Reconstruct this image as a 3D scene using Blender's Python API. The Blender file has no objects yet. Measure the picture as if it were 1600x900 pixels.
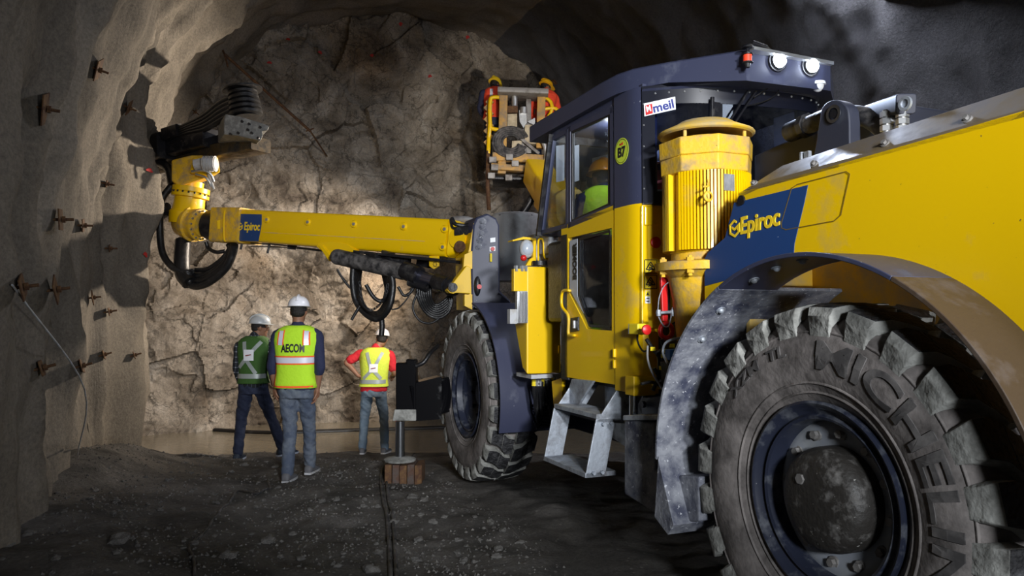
import bpy, bmesh, math, random
from mathutils import Vector, Matrix, noise
from mathutils.bvhtree import BVHTree
random.seed(7)
S = bpy.context.scene
COL = S.collection
PI = math.pi
def R(d): return math.radians(d)

# ------------------------------------------------------------------ camera, world, lights, exposure
FPX = 1173.0; PITCH = 0.0365; EYE = 1.55; HEAD = R(22.5)
cd = bpy.data.cameras.new('camera'); cam = bpy.data.objects.new('camera', cd); COL.objects.link(cam)
cd.sensor_width = 36.0; cd.lens = FPX / 1600 * 36.0; cd.clip_end = 200; cd.clip_start = 0.05
cam.location = (0, 0, EYE); cam.rotation_euler = (PI/2 + PITCH, 0, 0); S.camera = cam
S.view_settings.view_transform = 'Standard'; S.view_settings.look = 'None'
S.view_settings.gamma = 1; S.view_settings.use_curve_mapping = False
S.view_settings.exposure = 0.12
wd = bpy.data.worlds.new('world'); S.world = wd; wd.use_nodes = True
wd.node_tree.nodes['Background'].inputs[0].default_value = (0.25, 0.32, 0.5, 1)
wd.node_tree.nodes['Background'].inputs[1].default_value = 0.02

UV = Vector((-math.sin(HEAD), math.cos(HEAD), 0))     # direction the rig points
WV = Vector((math.cos(HEAD), math.sin(HEAD), 0))      # to its right-hand side
Z = Vector((0, 0, 1))
def L(u, w, z): return UV*u + WV*w + Z*z

def spot(name, loc, target, watts, color, deg, blend=0.5, size=0.1):
    d = bpy.data.lights.new(name, 'SPOT'); o = bpy.data.objects.new(name, d); COL.objects.link(o)
    d.energy = watts; d.color = color; d.spot_size = R(deg); d.spot_blend = blend; d.shadow_soft_size = size
    o.location = loc; o.rotation_euler = (Vector(target)-Vector(loc)).to_track_quat('-Z', 'Y').to_euler()
    return o
def area(name, loc, target, watts, color, sx, sy):
    d = bpy.data.lights.new(name, 'AREA'); o = bpy.data.objects.new(name, d); COL.objects.link(o)
    d.energy = watts; d.color = color; d.shape = 'RECTANGLE'; d.size = sx; d.size_y = sy
    o.location = loc; o.rotation_euler = (Vector(target)-Vector(loc)).to_track_quat('-Z', 'Y').to_euler()
    return o
# floodlights standing in the tunnel behind the photographer, pointing along the rig, plus an added low fill spot
spot('flood_and_fill_spot', L(-3.0, 0.1, 2.35), L(3.2, 2.7, 1.3), 1000, (0.90, 0.95, 1.0), 50, 0.8, 0.30)
spot('flood_and_fill_spot', L(-4.5, 0.4, 3.4), L(8.5, 2.4, 1.9), 3600, (0.95, 0.97, 1.0), 32, 0.9, 0.25)
spot('flood_and_fill_spot', L(-3.6, 2.7, 1.0), L(3.5, 2.5, 0.8), 620, (0.92, 0.95, 1.0), 70, 0.9, 0.2)  # added low fill, brightens the rear tyre tread and rakes the floor
# lamp under the work basket, raking over the face and the left wall
spot('basket_work_lamp', L(11.2, 4.0, 3.5), L(10.3, -1.0, 3.0), 1700, (1.0, 0.86, 0.70), 86, 0.8, 0.06)
# lamps on the front of the rig, plus an added spot for the basket
spot('front_work_lamp', L(7.9, 3.4, 2.6), L(14.2, 0.8, 1.2), 640, (1.0, 0.88, 0.76), 65, 0.8, 0.1)
spot('basket_work_lamp', L(12.1, 4.1, 3.7), L(14.2, 0.3, 1.0), 820, (1.0, 0.86, 0.72), 95, 0.9, 0.05)
spot('basket_fill_spot', L(5.55, 3.5, 3.15), L(11.7, 4.95, 4.7), 800, (1.0, 0.92, 0.82), 30, 0.7, 0.05)  # added spot above the cab roof, brightens the work basket
# ambient light of the lit tunnel further back, then a soft overhead area light
area('tunnel_lamps_behind', L(-5.0, 3.0, 5.5), L(5, 3, 1.0), 80, (0.75, 0.84, 1.0), 3.0, 1.5)
area('soft_overhead_area', L(6.0, 6.6, 5.4), L(7, 4.5, 2.0), 160, (0.85, 0.88, 1.0), 3.0, 1.0)  # soft area light high above the far side of the rig

# ------------------------------------------------------------------ pixel rays used to read positions off known planes
def ray(px, py):
    dx = (px-800)/FPX; dz = -(py-450)/FPX; c, s = math.cos(PITCH), math.sin(PITCH)
    return Vector((dx, c - s*dz, s + c*dz))
CAM = Vector((0, 0, EYE))
def SD(px, py, w): d = ray(px, py); return CAM + d*(w/d.dot(WV))
def BK(px, py, u): d = ray(px, py); return CAM + d*(u/d.dot(UV))
def DY(px, py, Y): d = ray(px, py); return CAM + d*(Y/d.y)
def GZ(px, py, z): d = ray(px, py); return CAM + d*((z-EYE)/d.z)
def uwz(p): return (p.dot(UV), p.dot(WV), p.z)

# ------------------------------------------------------------------ materials
MATS = {}
def new_mat(name):
    m = bpy.data.materials.new(name); m.use_nodes = True
    return m, m.node_tree.nodes, m.node_tree.links, m.node_tree.nodes['Principled BSDF']
def mat(name, color, rough=0.5, metal=0.0, dirt=None, dirt_amt=0.35, scale=4.0, bump=0.0, bscale=40.0, coat=0.0, speck=None, speck_amt=0.0):
    """paint / metal / rubber with procedural wear: big soft dirt patches, fine specks and a bump"""
    if name in MATS: return MATS[name]
    m, N, K, P = new_mat(name)
    P.inputs['Roughness'].default_value = rough; P.inputs['Metallic'].default_value = metal
    P.inputs['Coat Weight'].default_value = coat
    tc = N.new('ShaderNodeTexCoord')
    c4 = (*color, 1)
    last = None
    if dirt:
        n = N.new('ShaderNodeTexNoise'); n.inputs['Scale'].default_value = scale; n.inputs['Detail'].default_value = 9
        n.inputs['Roughness'].default_value = 0.65
        K.new(tc.outputs['Object'], n.inputs['Vector'])
        r = N.new('ShaderNodeValToRGB'); r.color_ramp.elements[0].position = 0.62-0.3*dirt_amt; r.color_ramp.elements[1].position = 0.86-0.3*dirt_amt
        K.new(n.outputs['Fac'], r.inputs['Fac'])
        mx = N.new('ShaderNodeMix'); mx.data_type = 'RGBA'; mx.inputs[6].default_value = c4; mx.inputs[7].default_value = (*dirt, 1)
        K.new(r.outputs['Color'], mx.inputs[0]); last = mx.outputs[2]
        mr = N.new('ShaderNodeMapRange'); mr.inputs['To Min'].default_value = rough; mr.inputs['To Max'].default_value = 0.85
        K.new(r.outputs['Color'], mr.inputs['Value']); K.new(mr.outputs['Result'], P.inputs['Roughness'])
    if speck:
        n = N.new('ShaderNodeTexNoise'); n.inputs['Scale'].default_value = 55; n.inputs['Detail'].default_value = 4
        K.new(tc.outputs['Object'], n.inputs['Vector'])
        r = N.new('ShaderNodeValToRGB'); r.color_ramp.elements[0].position = 0.74-0.2*speck_amt; r.color_ramp.elements[1].position = 0.78-0.2*speck_amt
        K.new(n.outputs['Fac'], r.inputs['Fac'])
        mx = N.new('ShaderNodeMix'); mx.data_type = 'RGBA'; mx.inputs[6].default_value = c4; mx.inputs[7].default_value = (*speck, 1)
        if last: K.new(last, mx.inputs[6])
        K.new(r.outputs['Color'], mx.inputs[0]); last = mx.outputs[2]
    if last: K.new(last, P.inputs['Base Color'])
    else: P.inputs['Base Color'].default_value = c4
    if bump:
        n = N.new('ShaderNodeTexNoise'); n.inputs['Scale'].default_value = bscale; n.inputs['Detail'].default_value = 6
        K.new(tc.outputs['Object'], n.inputs['Vector'])
        b = N.new('ShaderNodeBump'); b.inputs['Strength'].default_value = bump; b.inputs['Distance'].default_value = 0.02
        K.new(n.outputs['Fac'], b.inputs['Height']); K.new(b.outputs['Normal'], P.inputs['Normal'])
    MATS[name] = m
    return m
def emis(name, color, strength):
    m, N, K, P = new_mat(name)
    P.inputs['Base Color'].default_value = (*color, 1); P.inputs['Emission Color'].default_value = (*color, 1)
    P.inputs['Emission Strength'].default_value = strength
    MATS[name] = m; return m
def glass(name, tint, refl=0.06, trans=0.9, rough=0.03, dust=0.06):
    m, N, K, P = new_mat(name)
    N.remove(P); out = N['Material Output']
    t = N.new('ShaderNodeBsdfTransparent'); t.inputs[0].default_value = (*[c*trans for c in tint], 1)
    g = N.new('ShaderNodeBsdfGlossy'); g.inputs['Roughness'].default_value = rough; g.inputs[0].default_value = (0.9, 0.95, 1, 1)
    f = N.new('ShaderNodeLayerWeight'); f.inputs['Blend'].default_value = 0.5
    pw = N.new('ShaderNodeMath'); pw.operation = 'POWER'; pw.inputs[1].default_value = 4.0; K.new(f.outputs['Facing'], pw.inputs[0])
    a = N.new('ShaderNodeMath'); a.operation = 'MULTIPLY_ADD'; a.inputs[1].default_value = 0.6; a.inputs[2].default_value = 0.03+refl
    K.new(pw.outputs[0], a.inputs[0])
    mx = N.new('ShaderNodeMixShader'); K.new(a.outputs[0], mx.inputs[0]); K.new(t.outputs[0], mx.inputs[1]); K.new(g.outputs[0], mx.inputs[2])
    # dust film
    d = N.new('ShaderNodeBsdfDiffuse'); d.inputs[0].default_value = (0.35, 0.36, 0.38, 1)
    n = N.new('ShaderNodeTexNoise'); n.inputs['Scale'].default_value = 2.2; n.inputs['Detail'].default_value = 10; n.inputs['Roughness'].default_value = 0.75
    tc = N.new('ShaderNodeTexCoord'); K.new(tc.outputs['Object'], n.inputs['Vector'])
    mr = N.new('ShaderNodeMapRange'); mr.inputs['From Min'].default_value = 0.45; mr.inputs['From Max'].default_value = 0.8
    mr.inputs['To Min'].default_value = 0.0; mr.inputs['To Max'].default_value = dust
    K.new(n.outputs['Fac'], mr.inputs['Value'])
    m2 = N.new('ShaderNodeMixShader'); K.new(mr.outputs['Result'], m2.inputs[0]); K.new(mx.outputs[0], m2.inputs[1]); K.new(d.outputs[0], m2.inputs[2])
    K.new(m2.outputs[0], out.inputs[0]); MATS[name] = m; return m

YEL = mat('yellow_paint', (0.80, 0.50, 0.0), 0.38, dirt=(0.42, 0.30, 0.10), dirt_amt=0.10, scale=2.6, coat=0.15, speck=(0.10, 0.07, 0.03), speck_amt=0.02)
YEL_OLD = mat('worn_yellow_paint', (0.72, 0.43, 0.02), 0.55, dirt=(0.30, 0.22, 0.13), dirt_amt=0.55, scale=9, speck=(0.06, 0.04, 0.02), speck_amt=0.12, bump=0.15)
ORG_DUST = mat('dusty_orange_frame', (0.50, 0.27, 0.05), 0.6, dirt=(0.26, 0.19, 0.12), dirt_amt=0.75, scale=9, bump=0.1)
YEL_DUST = mat('dusty_yellow_paint', (0.74, 0.46, 0.03), 0.5, dirt=(0.46, 0.36, 0.20), dirt_amt=0.75, scale=5)
BLU = mat('blue_grey_paint', (0.036, 0.041, 0.078), 0.42, dirt=(0.09, 0.10, 0.14), dirt_amt=0.12, scale=6, speck=(0.40, 0.42, 0.46), speck_amt=0.03)
BLU_DUST = mat('mud_spattered_blue_paint', (0.050, 0.056, 0.09), 0.6, dirt=(0.26, 0.27, 0.30), dirt_amt=0.75, scale=7, speck=(0.45, 0.46, 0.50), speck_amt=0.45, bump=0.25)
NAVY = mat('navy_decal', (0.012, 0.050, 0.175), 0.4, speck=(0.5, 0.55, 0.6), speck_amt=0.02)
DECY = mat('decal_yellow', (0.85, 0.58, 0.02), 0.45)
BLACK = mat('black_rubber', (0.008, 0.008, 0.009), 0.40, dirt=(0.035, 0.034, 0.033), dirt_amt=0.3, scale=12, bump=0.2, bscale=60)
BLACKM = mat('black_metal', (0.010, 0.010, 0.013), 0.4, 0.2, dirt=(0.06, 0.056, 0.052), dirt_amt=0.35, scale=10, bump=0.15)
DIRTY = mat('dusty_black_cylinder', (0.014, 0.014, 0.016), 0.6, dirt=(0.13, 0.12, 0.115), dirt_amt=0.7, scale=11, bump=0.3)
STEEL = mat('galvanised_steel', (0.42, 0.46, 0.52), 0.5, 0.55, dirt=(0.16, 0.16, 0.17), dirt_amt=0.6, scale=9, bump=0.15, speck=(0.6, 0.62, 0.66), speck_amt=0.2)
GLOSSB = mat('gloss_black_paint', (0.004, 0.004, 0.005), 0.18, dirt=(0.03, 0.03, 0.03), dirt_amt=0.1)
CHROME = mat('chrome', (0.55, 0.58, 0.62), 0.18, 1.0)
ALU = mat('aluminium', (0.55, 0.56, 0.57), 0.35, 0.8, dirt=(0.3, 0.3, 0.3), dirt_amt=0.4)
GREYST = mat('scraped_grey_steel', (0.27, 0.26, 0.25), 0.55, 0.35, dirt=(0.12, 0.10, 0.09), dirt_amt=0.55, scale=5, bump=0.15, speck=(0.35, 0.2, 0.1), speck_amt=0.05)
FRAME = mat('dark_grey_frame_paint', (0.022, 0.025, 0.042), 0.62, dirt=(0.05, 0.055, 0.07), dirt_amt=0.2)
DRUM = mat('scraped_drum_steel', (0.36, 0.35, 0.345), 0.55, 0.1, dirt=(0.17, 0.15, 0.14), dirt_amt=0.4, scale=3, bump=0.1)
CAST = mat('spotted_cast_plate', (0.13, 0.13, 0.125), 0.6, dirt=(0.33, 0.33, 0.31), dirt_amt=0.45, scale=14, bump=0.3)
RED = mat('red_paint', (0.55, 0.012, 0.012), 0.4)
WHITE = mat('white_plastic', (0.78, 0.80, 0.84), 0.35)
LGREY = mat('grey_plastic', (0.45, 0.46, 0.48), 0.45, dirt=(0.3, 0.26, 0.2), dirt_amt=0.5, scale=10)
BLUEV = mat('blue_valve', (0.03, 0.17, 0.55), 0.4)
RUBBER_DUST = mat('dusty_tyre_rubber', (0.060, 0.053, 0.050), 0.75, dirt=(0.21, 0.188, 0.178), dirt_amt=0.9, scale=5, bump=0.25, bscale=30)
RUBBER_TOP = mat('worn_tread_rubber', (0.014, 0.014, 0.016), 0.6, dirt=(0.07, 0.07, 0.075), dirt_amt=0.6, scale=22, bump=0.8, bscale=55)
RUBBER_MUD = mat('muddy_tread_flank', (0.11, 0.11, 0.10), 0.85, dirt=(0.30, 0.30, 0.28), dirt_amt=0.95, scale=9, bump=0.6, bscale=25)
RIMB = mat('dark_blue_rim', (0.018, 0.022, 0.040), 0.42, dirt=(0.14, 0.15, 0.17), dirt_amt=0.4, scale=9, speck=(0.35, 0.36, 0.38), speck_amt=0.04)
RIMG = mat('grey_wheel_disc', (0.26, 0.28, 0.32), 0.45, dirt=(0.30, 0.31, 0.32), dirt_amt=0.6, scale=6)
HUBM = mat('scratched_hub', (0.030, 0.027, 0.024), 0.5, dirt=(0.20, 0.19, 0.18), dirt_amt=0.35, scale=14, speck=(0.4, 0.39, 0.37), speck_amt=0.12, bump=0.3)
FENDB = mat('brown_dusty_mudguard', (0.058, 0.038, 0.024), 0.5, dirt=(0.12, 0.095, 0.08), dirt_amt=0.45, scale=4, bump=0.1)
CHAM = mat('scraped_cover_edge', (0.17, 0.125, 0.065), 0.42, 0.1, dirt=(0.13, 0.11, 0.095), dirt_amt=0.7, scale=6)
WOOD = mat('timber', (0.075, 0.035, 0.02), 0.8, dirt=(0.07, 0.06, 0.055), dirt_amt=0.7, scale=14, bump=0.4)
RUST = mat('rusty_steel', (0.07, 0.030, 0.014), 0.8, 0.1, dirt=(0.16, 0.085, 0.03), dirt_amt=0.6, scale=16, bump=0.3)
GLASS = glass('cab_glass', (0.85, 0.88, 0.90), 0.0, 0.95)
GLASSD = glass('dusty_rear_glass', (0.45, 0.55, 0.85), 0.04, 0.75)
LAMPON = emis('lit_lamp', (0.80, 0.88, 1.0), 45)
BEACON = emis('red_beacon', (0.8, 0.06, 0.02), 0.12)
STICKY = mat('warning_yellow', (0.80, 0.62, 0.02), 0.5)
LIME = mat('lime_sticker', (0.62, 0.75, 0.05), 0.5)
INK = mat('black_ink', (0.01, 0.01, 0.012), 0.5)
SKIN = mat('skin', (0.22, 0.105, 0.06), 0.55)

# ------------------------------------------------------------------ mesh collector
def catmull(P, n=6):
    if len(P) < 3: return P
    Q = [P[0]*2-P[1]] + list(P) + [P[-1]*2-P[-2]]; out = []
    for i in range(1, len(Q)-2):
        a, b, c, d = Q[i-1], Q[i], Q[i+1], Q[i+2]
        for k in range(n):
            t = k/n
            out.append(0.5*((2*b)+(c-a)*t+(2*a-5*b+4*c-d)*t*t+(-a+3*b-3*c+d)*t**3))
    out.append(P[-1]); return out
def perp(d):
    d = d.normalized(); a = Z if abs(d.z) < 0.9 else Vector((1, 0, 0))
    x = d.cross(a).normalized(); return x, d.cross(x).normalized()
class MB:
    def __init__(s): s.b = bmesh.new(); s.mi = 0
    def face(s, vs):
        try:
            f = s.b.faces.new(vs); f.material_index = s.mi; return f
        except ValueError: return None
    def v(s, p): return s.b.verts.new(p)
    def prism(s, pts, vec):
        a = [s.v(p) for p in pts]; c = [s.v(p+vec) for p in pts]; n = len(pts)
        s.face(a); s.face(c[::-1])
        for i in range(n): s.face([a[i], c[i], c[(i+1) % n], a[(i+1) % n]])
        return s
    def box(s, c, X, Y, Zv):
        """centre and three half-extent vectors"""
        p = [c - X - Y - Zv, c + X - Y - Zv, c + X + Y - Zv, c - X + Y - Zv]
        return s.prism(p, Zv*2)
    def vbox(s, u0, u1, w0, w1, z0, z1):
        return s.prism([L(u0, w0, z0), L(u1, w0, z0), L(u1, w1, z0), L(u0, w1, z0)], Z*(z1-z0))
    def rings(s, rings, closed=True, cap0=True, cap1=True):
        V = [[s.v(p) for p in r] for r in rings]
        for a, c in zip(V, V[1:]):
            n = len(a)
            for i in range(n if closed else n-1): s.face([a[i], a[(i+1) % n], c[(i+1) % n], c[i]])
        if closed and cap0: s.face(V[0][::-1])
        if closed and cap1: s.face(V[-1])
        return s
    def cyl(s, p0, p1, r0, r1=None, seg=24, cap=True):
        r1 = r0 if r1 is None else r1; x, y = perp(p1-p0)
        mk = lambda p, r: [p + x*(r*math.cos(2*PI*k/seg)) + y*(r*math.sin(2*PI*k/seg)) for k in range(seg)]
        return s.rings([mk(p0, r0), mk(p1, r1)], True, cap, cap)
    def tube(s, pts, r, seg=10, smooth=True, n=6):
        P = [Vector(p) for p in pts]
        rs = r if isinstance(r, (list, tuple)) else None
        if smooth and not rs: P = catmull(P, n)
        t = (P[1]-P[0]).normalized(); x, y = perp(t); rings = []
        for i, p in enumerate(P):
            a = P[max(i-1, 0)]; b = P[min(i+1, len(P)-1)]
            t = (b-a)
            if t.length < 1e-7: continue
            t.normalize(); x = (x - t*x.dot(t)).normalized(); y = t.cross(x)
            rr = rs[i] if rs else r
            rings.append([p + x*(rr*math.cos(2*PI*k/seg)) + y*(rr*math.sin(2*PI*k/seg)) for k in range(seg)])
        return s.rings(rings)
    def lathe(s, o, ax, prof, seg=48, cap=False):
        """prof: (distance along axis, radius)"""
        ax = ax.normalized(); x, y = perp(ax)
        rings = [[o + ax*a + x*(r*math.cos(2*PI*k/seg)) + y*(r*math.sin(2*PI*k/seg)) for k in range(seg)] for a, r in prof]
        return s.rings(rings, True, cap, cap)
    def ball(s, c, rx, ry=None, rz=None, seg=16, X=Vector((1,0,0)), Y=Vector((0,1,0)), Zd=Z, lo=-PI/2, hi=PI/2):
        ry = rx if ry is None else ry; rz = rx if rz is None else rz; rings = []
        m = seg//2
        for j in range(m+1):
            a = lo + (hi-lo)*j/m; a = max(min(a, PI/2-0.01), -PI/2+0.01)
            rings.append([c + X*(rx*math.cos(a)*math.cos(2*PI*k/seg)) + Y*(ry*math.cos(a)*math.sin(2*PI*k/seg)) + Zd*(rz*math.sin(a)) for k in range(seg)])
        return s.rings(rings)
    def beam(s, A, B, h, w, ch=0.05, h1=None, w1=None, up=Z):
        """box beam from A to B with chamfered edges"""
        e = (B-A).normalized(); sd = e.cross(up).normalized(); un = sd.cross(e)
        def ring(c, h, w):
            P = []
            for (a, b) in ((-1, -1), (1, -1), (1, 1), (-1, 1)):
                P.append((a, b))
            out = []
            hh, ww = h/2, w/2
            for k, (a, b) in enumerate(P):
                first = (a*(ww-ch), b*hh); second = (a*ww, b*(hh-ch))
                mid = (a*(ww-ch*0.3), b*(hh-ch*0.3))
                seq = [second, mid, first] if k in (1, 3) else [first, mid, second]
                if k in (0, 2): seq = [second, mid, first]
                if k in (1, 3): seq = [first, mid, second]
                out += [c + sd*x + un*y for x, y in seq]
            return out
        return s.rings([ring(A, h, w), ring(B, h1 or h, w1 or w)])
    def plate(s, pts, nrm, th):
        return s.prism([p for p in pts], nrm*th)
    def grid(s, rows, wrap=False):
        return s.rings(rows, wrap, False, False)
def inv_of(parent):
    m = Matrix.Identity(4); p = parent; ch = []
    while p: ch.append(p); p = p.parent
    for q in reversed(ch): m = m @ q.matrix_basis
    return m.inverted()
SPLIT = {'wheel_nuts': 'wheel_nut', 'mudguard_bolts': 'mudguard_bolt', 'hood_bolts': 'hood_bolt', 'pedestal_bolts': 'pedestal_bolt', 'plate_bolts': 'plate_bolt', 'step_bolts': 'step_bolt',
         'boom_bosses': 'boom_boss', 'boss_plugs': 'boss_plug', 'flange_bolts': 'flange_bolt', 'actuator_bolts': 'actuator_bolt', 'hose_fittings': 'hose_fitting', 'cable_glands': 'cable_gland',
         'drum_bolts': 'drum_bolt', 'hanger_bolts': 'hanger_bolt', 'border_rivets': 'border_rivet', 'control_boxes': 'control_box', 'beacon_body': 'beacon_mount', 'basket_rails': 'basket_rail', 'basket_braces': 'basket_brace', 'hydraulic_valves': 'hydraulic_valve', 'rubber_mounts': 'rubber_mount',
         'paper_sheets': 'paper_sheet', 'eyes': 'eye', 'loose_fittings': 'loose_fitting', 'under_boom_valves': 'valve_body', 'pipe_clips': 'pipe_clip', 'root_hoses': 'root_hose', 'feed_pipes': 'feed_pipe', 'head_pipes': 'head_pipe',
         'panel_fold': 'panel_fold', 'guard_rail': 'guard_rail', 'bracket_plate': 'bracket_plate', 'hinge': 'hinge', 'wiper': 'wiper', 'front_frame': 'front_frame', 'feed_tip': 'feed_tip', 'guard_holes': 'guard_hole', 'small_label': 'small_label'}
def islands(b):
    seen = set(); out = []
    b.verts.ensure_lookup_table()
    for v in b.verts:
        if v.index in seen: continue
        st = [v]; seen.add(v.index); isl = []
        while st:
            q = st.pop(); isl.append(q)
            for e in q.link_edges:
                w = e.other_vert(q)
                if w.index not in seen: seen.add(w.index); st.append(w)
        out.append(isl)
    return out
def obj(name, mb, m, parent=None, smooth=40, bevel=0.0, label=None, local=False, mods=None):
    """one object, or one for each separate piece when the name is in SPLIT"""
    if name not in SPLIT: return obj1(name, mb, m, parent, smooth, bevel, label, local)
    mb.b.verts.index_update(); G = []
    for isl in islands(mb.b):
        lo = [min(v.co[k] for v in isl)-0.002 for k in range(3)]; hi = [max(v.co[k] for v in isl)+0.002 for k in range(3)]
        grp = [isl, lo, hi]; rest = []
        for g in G:
            if all(g[1][k] <= grp[2][k] and g[2][k] >= grp[1][k] for k in range(3)):
                grp = [grp[0]+g[0], [min(a, c) for a, c in zip(grp[1], g[1])], [max(a, c) for a, c in zip(grp[2], g[2])]]
            else: rest.append(g)
        G = rest+[grp]
    first = None
    for g in G:
        q = MB(); mp = {v: q.b.verts.new(v.co) for v in g[0]}
        for f in {f for v in g[0] for f in v.link_faces}:
            nf = q.b.faces.new([mp[v] for v in f.verts]); nf.material_index = f.material_index
        o = obj1(SPLIT[name], q, m, parent, smooth, bevel, label, local); first = first or o
    mb.b.free(); return first
def obj1(name, mb, m, parent=None, smooth=40, bevel=0.0, label=None, local=False):
    """link the collected geometry as one mesh object; world coordinates go to the parent's frame unless local"""
    while parent is not None and parent.parent is not None and parent.parent.parent is not None:
        parent = parent.parent            # thing > part > sub-part, no deeper
    if parent is not None and not local:
        mb.b.transform(inv_of(parent))
    bmesh.ops.recalc_face_normals(mb.b, faces=mb.b.faces[:])
    me = bpy.data.meshes.new(name); mb.b.to_mesh(me); mb.b.free()
    for x in (m if isinstance(m, (list, tuple)) else [m]): me.materials.append(x)
    if smooth:
        me.shade_smooth(); me.set_sharp_from_angle(angle=R(smooth))
    o = bpy.data.objects.new(name, me); COL.objects.link(o)
    if parent is not None: o.parent = parent
    if bevel:
        b = o.modifiers.new('bevel', 'BEVEL'); b.width = bevel; b.segments = 2; b.limit_method = 'ANGLE'; b.angle_limit = R(40)
    if label: o['label'] = label
    return o
def tag(o, label, cat, group=None, kind=None):
    if label: o['label'] = label
    if cat: o['category'] = cat
    if group: o['group'] = group
    if kind: o['kind'] = kind
    return o
def empty(name, loc, rz, label, cat, group=None):
    o = bpy.data.objects.new(name, None); COL.objects.link(o); o.location = loc; o.rotation_euler = (0, 0, rz)
    return tag(o, label, cat, group)
def text_bm(s, size=1.0, ext=0.0, off=0.0, shear=0.0, align='LEFT', spacing=1.0):
    c = bpy.data.curves.new('t', 'FONT'); c.body = s; c.size = size; c.extrude = ext; c.offset = off; c.shear = shear
    c.align_x = align; c.space_character = spacing; c.resolution_u = 6
    o = bpy.data.objects.new('t', c); COL.objects.link(o)
    dg = bpy.context.evaluated_depsgraph_get(); me = bpy.data.meshes.new_from_object(o.evaluated_get(dg))
    b = bmesh.new(); b.from_mesh(me)
    bpy.data.objects.remove(o); bpy.data.curves.remove(c); bpy.data.meshes.remove(me)
    return b
def text(name, s, org, X, Yv, size, m, parent, ext=0.002, off=0.0, shear=0.0, align='LEFT', width=None, label=None, conform=None):
    """letters of a given cap size laid on the plane through org spanned by X, Yv; facing X cross Y"""
    mb = MB(); mb.b.free(); mb.b = text_bm(s, size, ext, off, shear, align)
    X = X.normalized(); Yv = Yv.normalized(); n = X.cross(Yv)
    sc = 1.0
    if width:
        xs = [v.co.x for v in mb.b.verts]; sc = width/(max(xs)-min(xs))
    for v in mb.b.verts:
        p = org + X*(v.co.x*sc) + Yv*v.co.y + n*v.co.z
        v.co = conform(v.co.x*sc, v.co.y, v.co.z) if conform else p
    return obj(name, mb, m, parent, smooth=0, label=label)

# ------------------------------------------------------------------ the tunnel
def sstep(a, b, x):
    t = min(max((x-a)/(b-a), 0), 1); return t*t*(3-2*t)
def floor_z(x, y):
    p = Vector((x, y, 0))
    w = x*WV.x + y*WV.y
    z = -0.05*sstep(6.5, 7.6, y) - 0.36*sstep(7.6, 11.0, y+0.15*noise.noise(p*0.7)) - 0.5*sstep(10.7, 12.0, y+0.35*noise.noise(p*0.9+Vector((3,1,0))))
    z += 0.10*noise.noise(p*0.55)*sstep(3, 7, abs(w-3.5)+1.5)
    z += 0.045*noise.noise(p*1.9) + 0.022*noise.noise(p*5.5) + 0.008*noise.noise(p*14)
    z += 0.36*sstep(0.6, -1.3, w) * (0.6+0.5*noise.noise(p*0.9)) * (1-0.75*sstep(8.5, 10.5, y))   # spoil heaped at the foot of the left wall
    return z
def rock_mat(name, cols, rough=0.85, scale=1.0, bump=0.6, flows=False, coarse=0.9, fine=0.018):
    m, N, K, P = new_mat(name); P.inputs['Roughness'].default_value = rough
    P.inputs['Specular IOR Level'].default_value = 0.35
    tc = N.new('ShaderNodeTexCoord')
    mp = N.new('ShaderNodeMapping'); K.new(tc.outputs['Object'], mp.inputs[0])
    if flows: mp.inputs['Scale'].default_value = (1, 1, 0.22)
    a = N.new('ShaderNodeTexNoise'); a.inputs['Scale'].default_value = 0.9*scale; a.inputs['Detail'].default_value = 12; a.inputs['Roughness'].default_value = 0.62
    a.inputs['Distortion'].default_value = 0.8
    K.new(mp.outputs[0], a.inputs['Vector'])
    r = N.new('ShaderNodeValToRGB'); e = r.color_ramp.elements; e[0].position = 0.32; e[1].position = 0.70
    e[0].color = (*cols[0], 1); e[1].color = (*cols[-1], 1)
    for i, c in enumerate(cols[1:-1]):
        q = e.new(0.32 + 0.38*(i+1)/(len(cols)-1)); q.color = (*c, 1)
    K.new(a.outputs['Fac'], r.inputs['Fac'])
    f = N.new('ShaderNodeTexNoise'); f.inputs['Scale'].default_value = 38*coarse; f.inputs['Detail'].default_value = 7; f.inputs['Roughness'].default_value = 0.8
    K.new(tc.outputs['Object'], f.inputs['Vector'])
    fr = N.new('ShaderNodeMapRange'); fr.inputs['From Min'].default_value = 0.3; fr.inputs['From Max'].default_value = 0.7
    fr.inputs['To Min'].default_value = 0.55; fr.inputs['To Max'].default_value = 1.35
    K.new(f.outputs['Fac'], fr.inputs['Value'])
    mx = N.new('ShaderNodeVectorMath'); mx.operation = 'MULTIPLY'
    K.new(r.outputs['Color'], mx.inputs[0]); K.new(fr.outputs['Result'], mx.inputs[1])
    K.new(mx.outputs[0], P.inputs['Base Color'])
    b1 = N.new('ShaderNodeBump'); b1.inputs['Strength'].default_value = bump; b1.inputs['Distance'].default_value = 0.10
    K.new(a.outputs['Fac'], b1.inputs['Height'])
    b2 = N.new('ShaderNodeBump'); b2.inputs['Strength'].default_value = bump*0.8; b2.inputs['Distance'].default_value = fine
    K.new(f.outputs['Fac'], b2.inputs['Height']); K.new(b1.outputs['Normal'], b2.inputs['Normal'])
    K.new(b2.outputs['Normal'], P.inputs['Normal'])
    MATS[name] = m
    return m, N, K, P, tc, mx
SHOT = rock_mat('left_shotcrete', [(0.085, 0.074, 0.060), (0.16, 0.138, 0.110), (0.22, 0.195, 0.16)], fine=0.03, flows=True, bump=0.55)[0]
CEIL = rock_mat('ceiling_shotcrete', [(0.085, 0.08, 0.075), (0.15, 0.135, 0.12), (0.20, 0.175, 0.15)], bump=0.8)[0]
SHOTR = rock_mat('right_shotcrete', [(0.060, 0.061, 0.068), (0.085, 0.086, 0.096), (0.11, 0.11, 0.125)], bump=1.0, rough=0.5, coarse=0.75, fine=0.06)[0]
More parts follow.
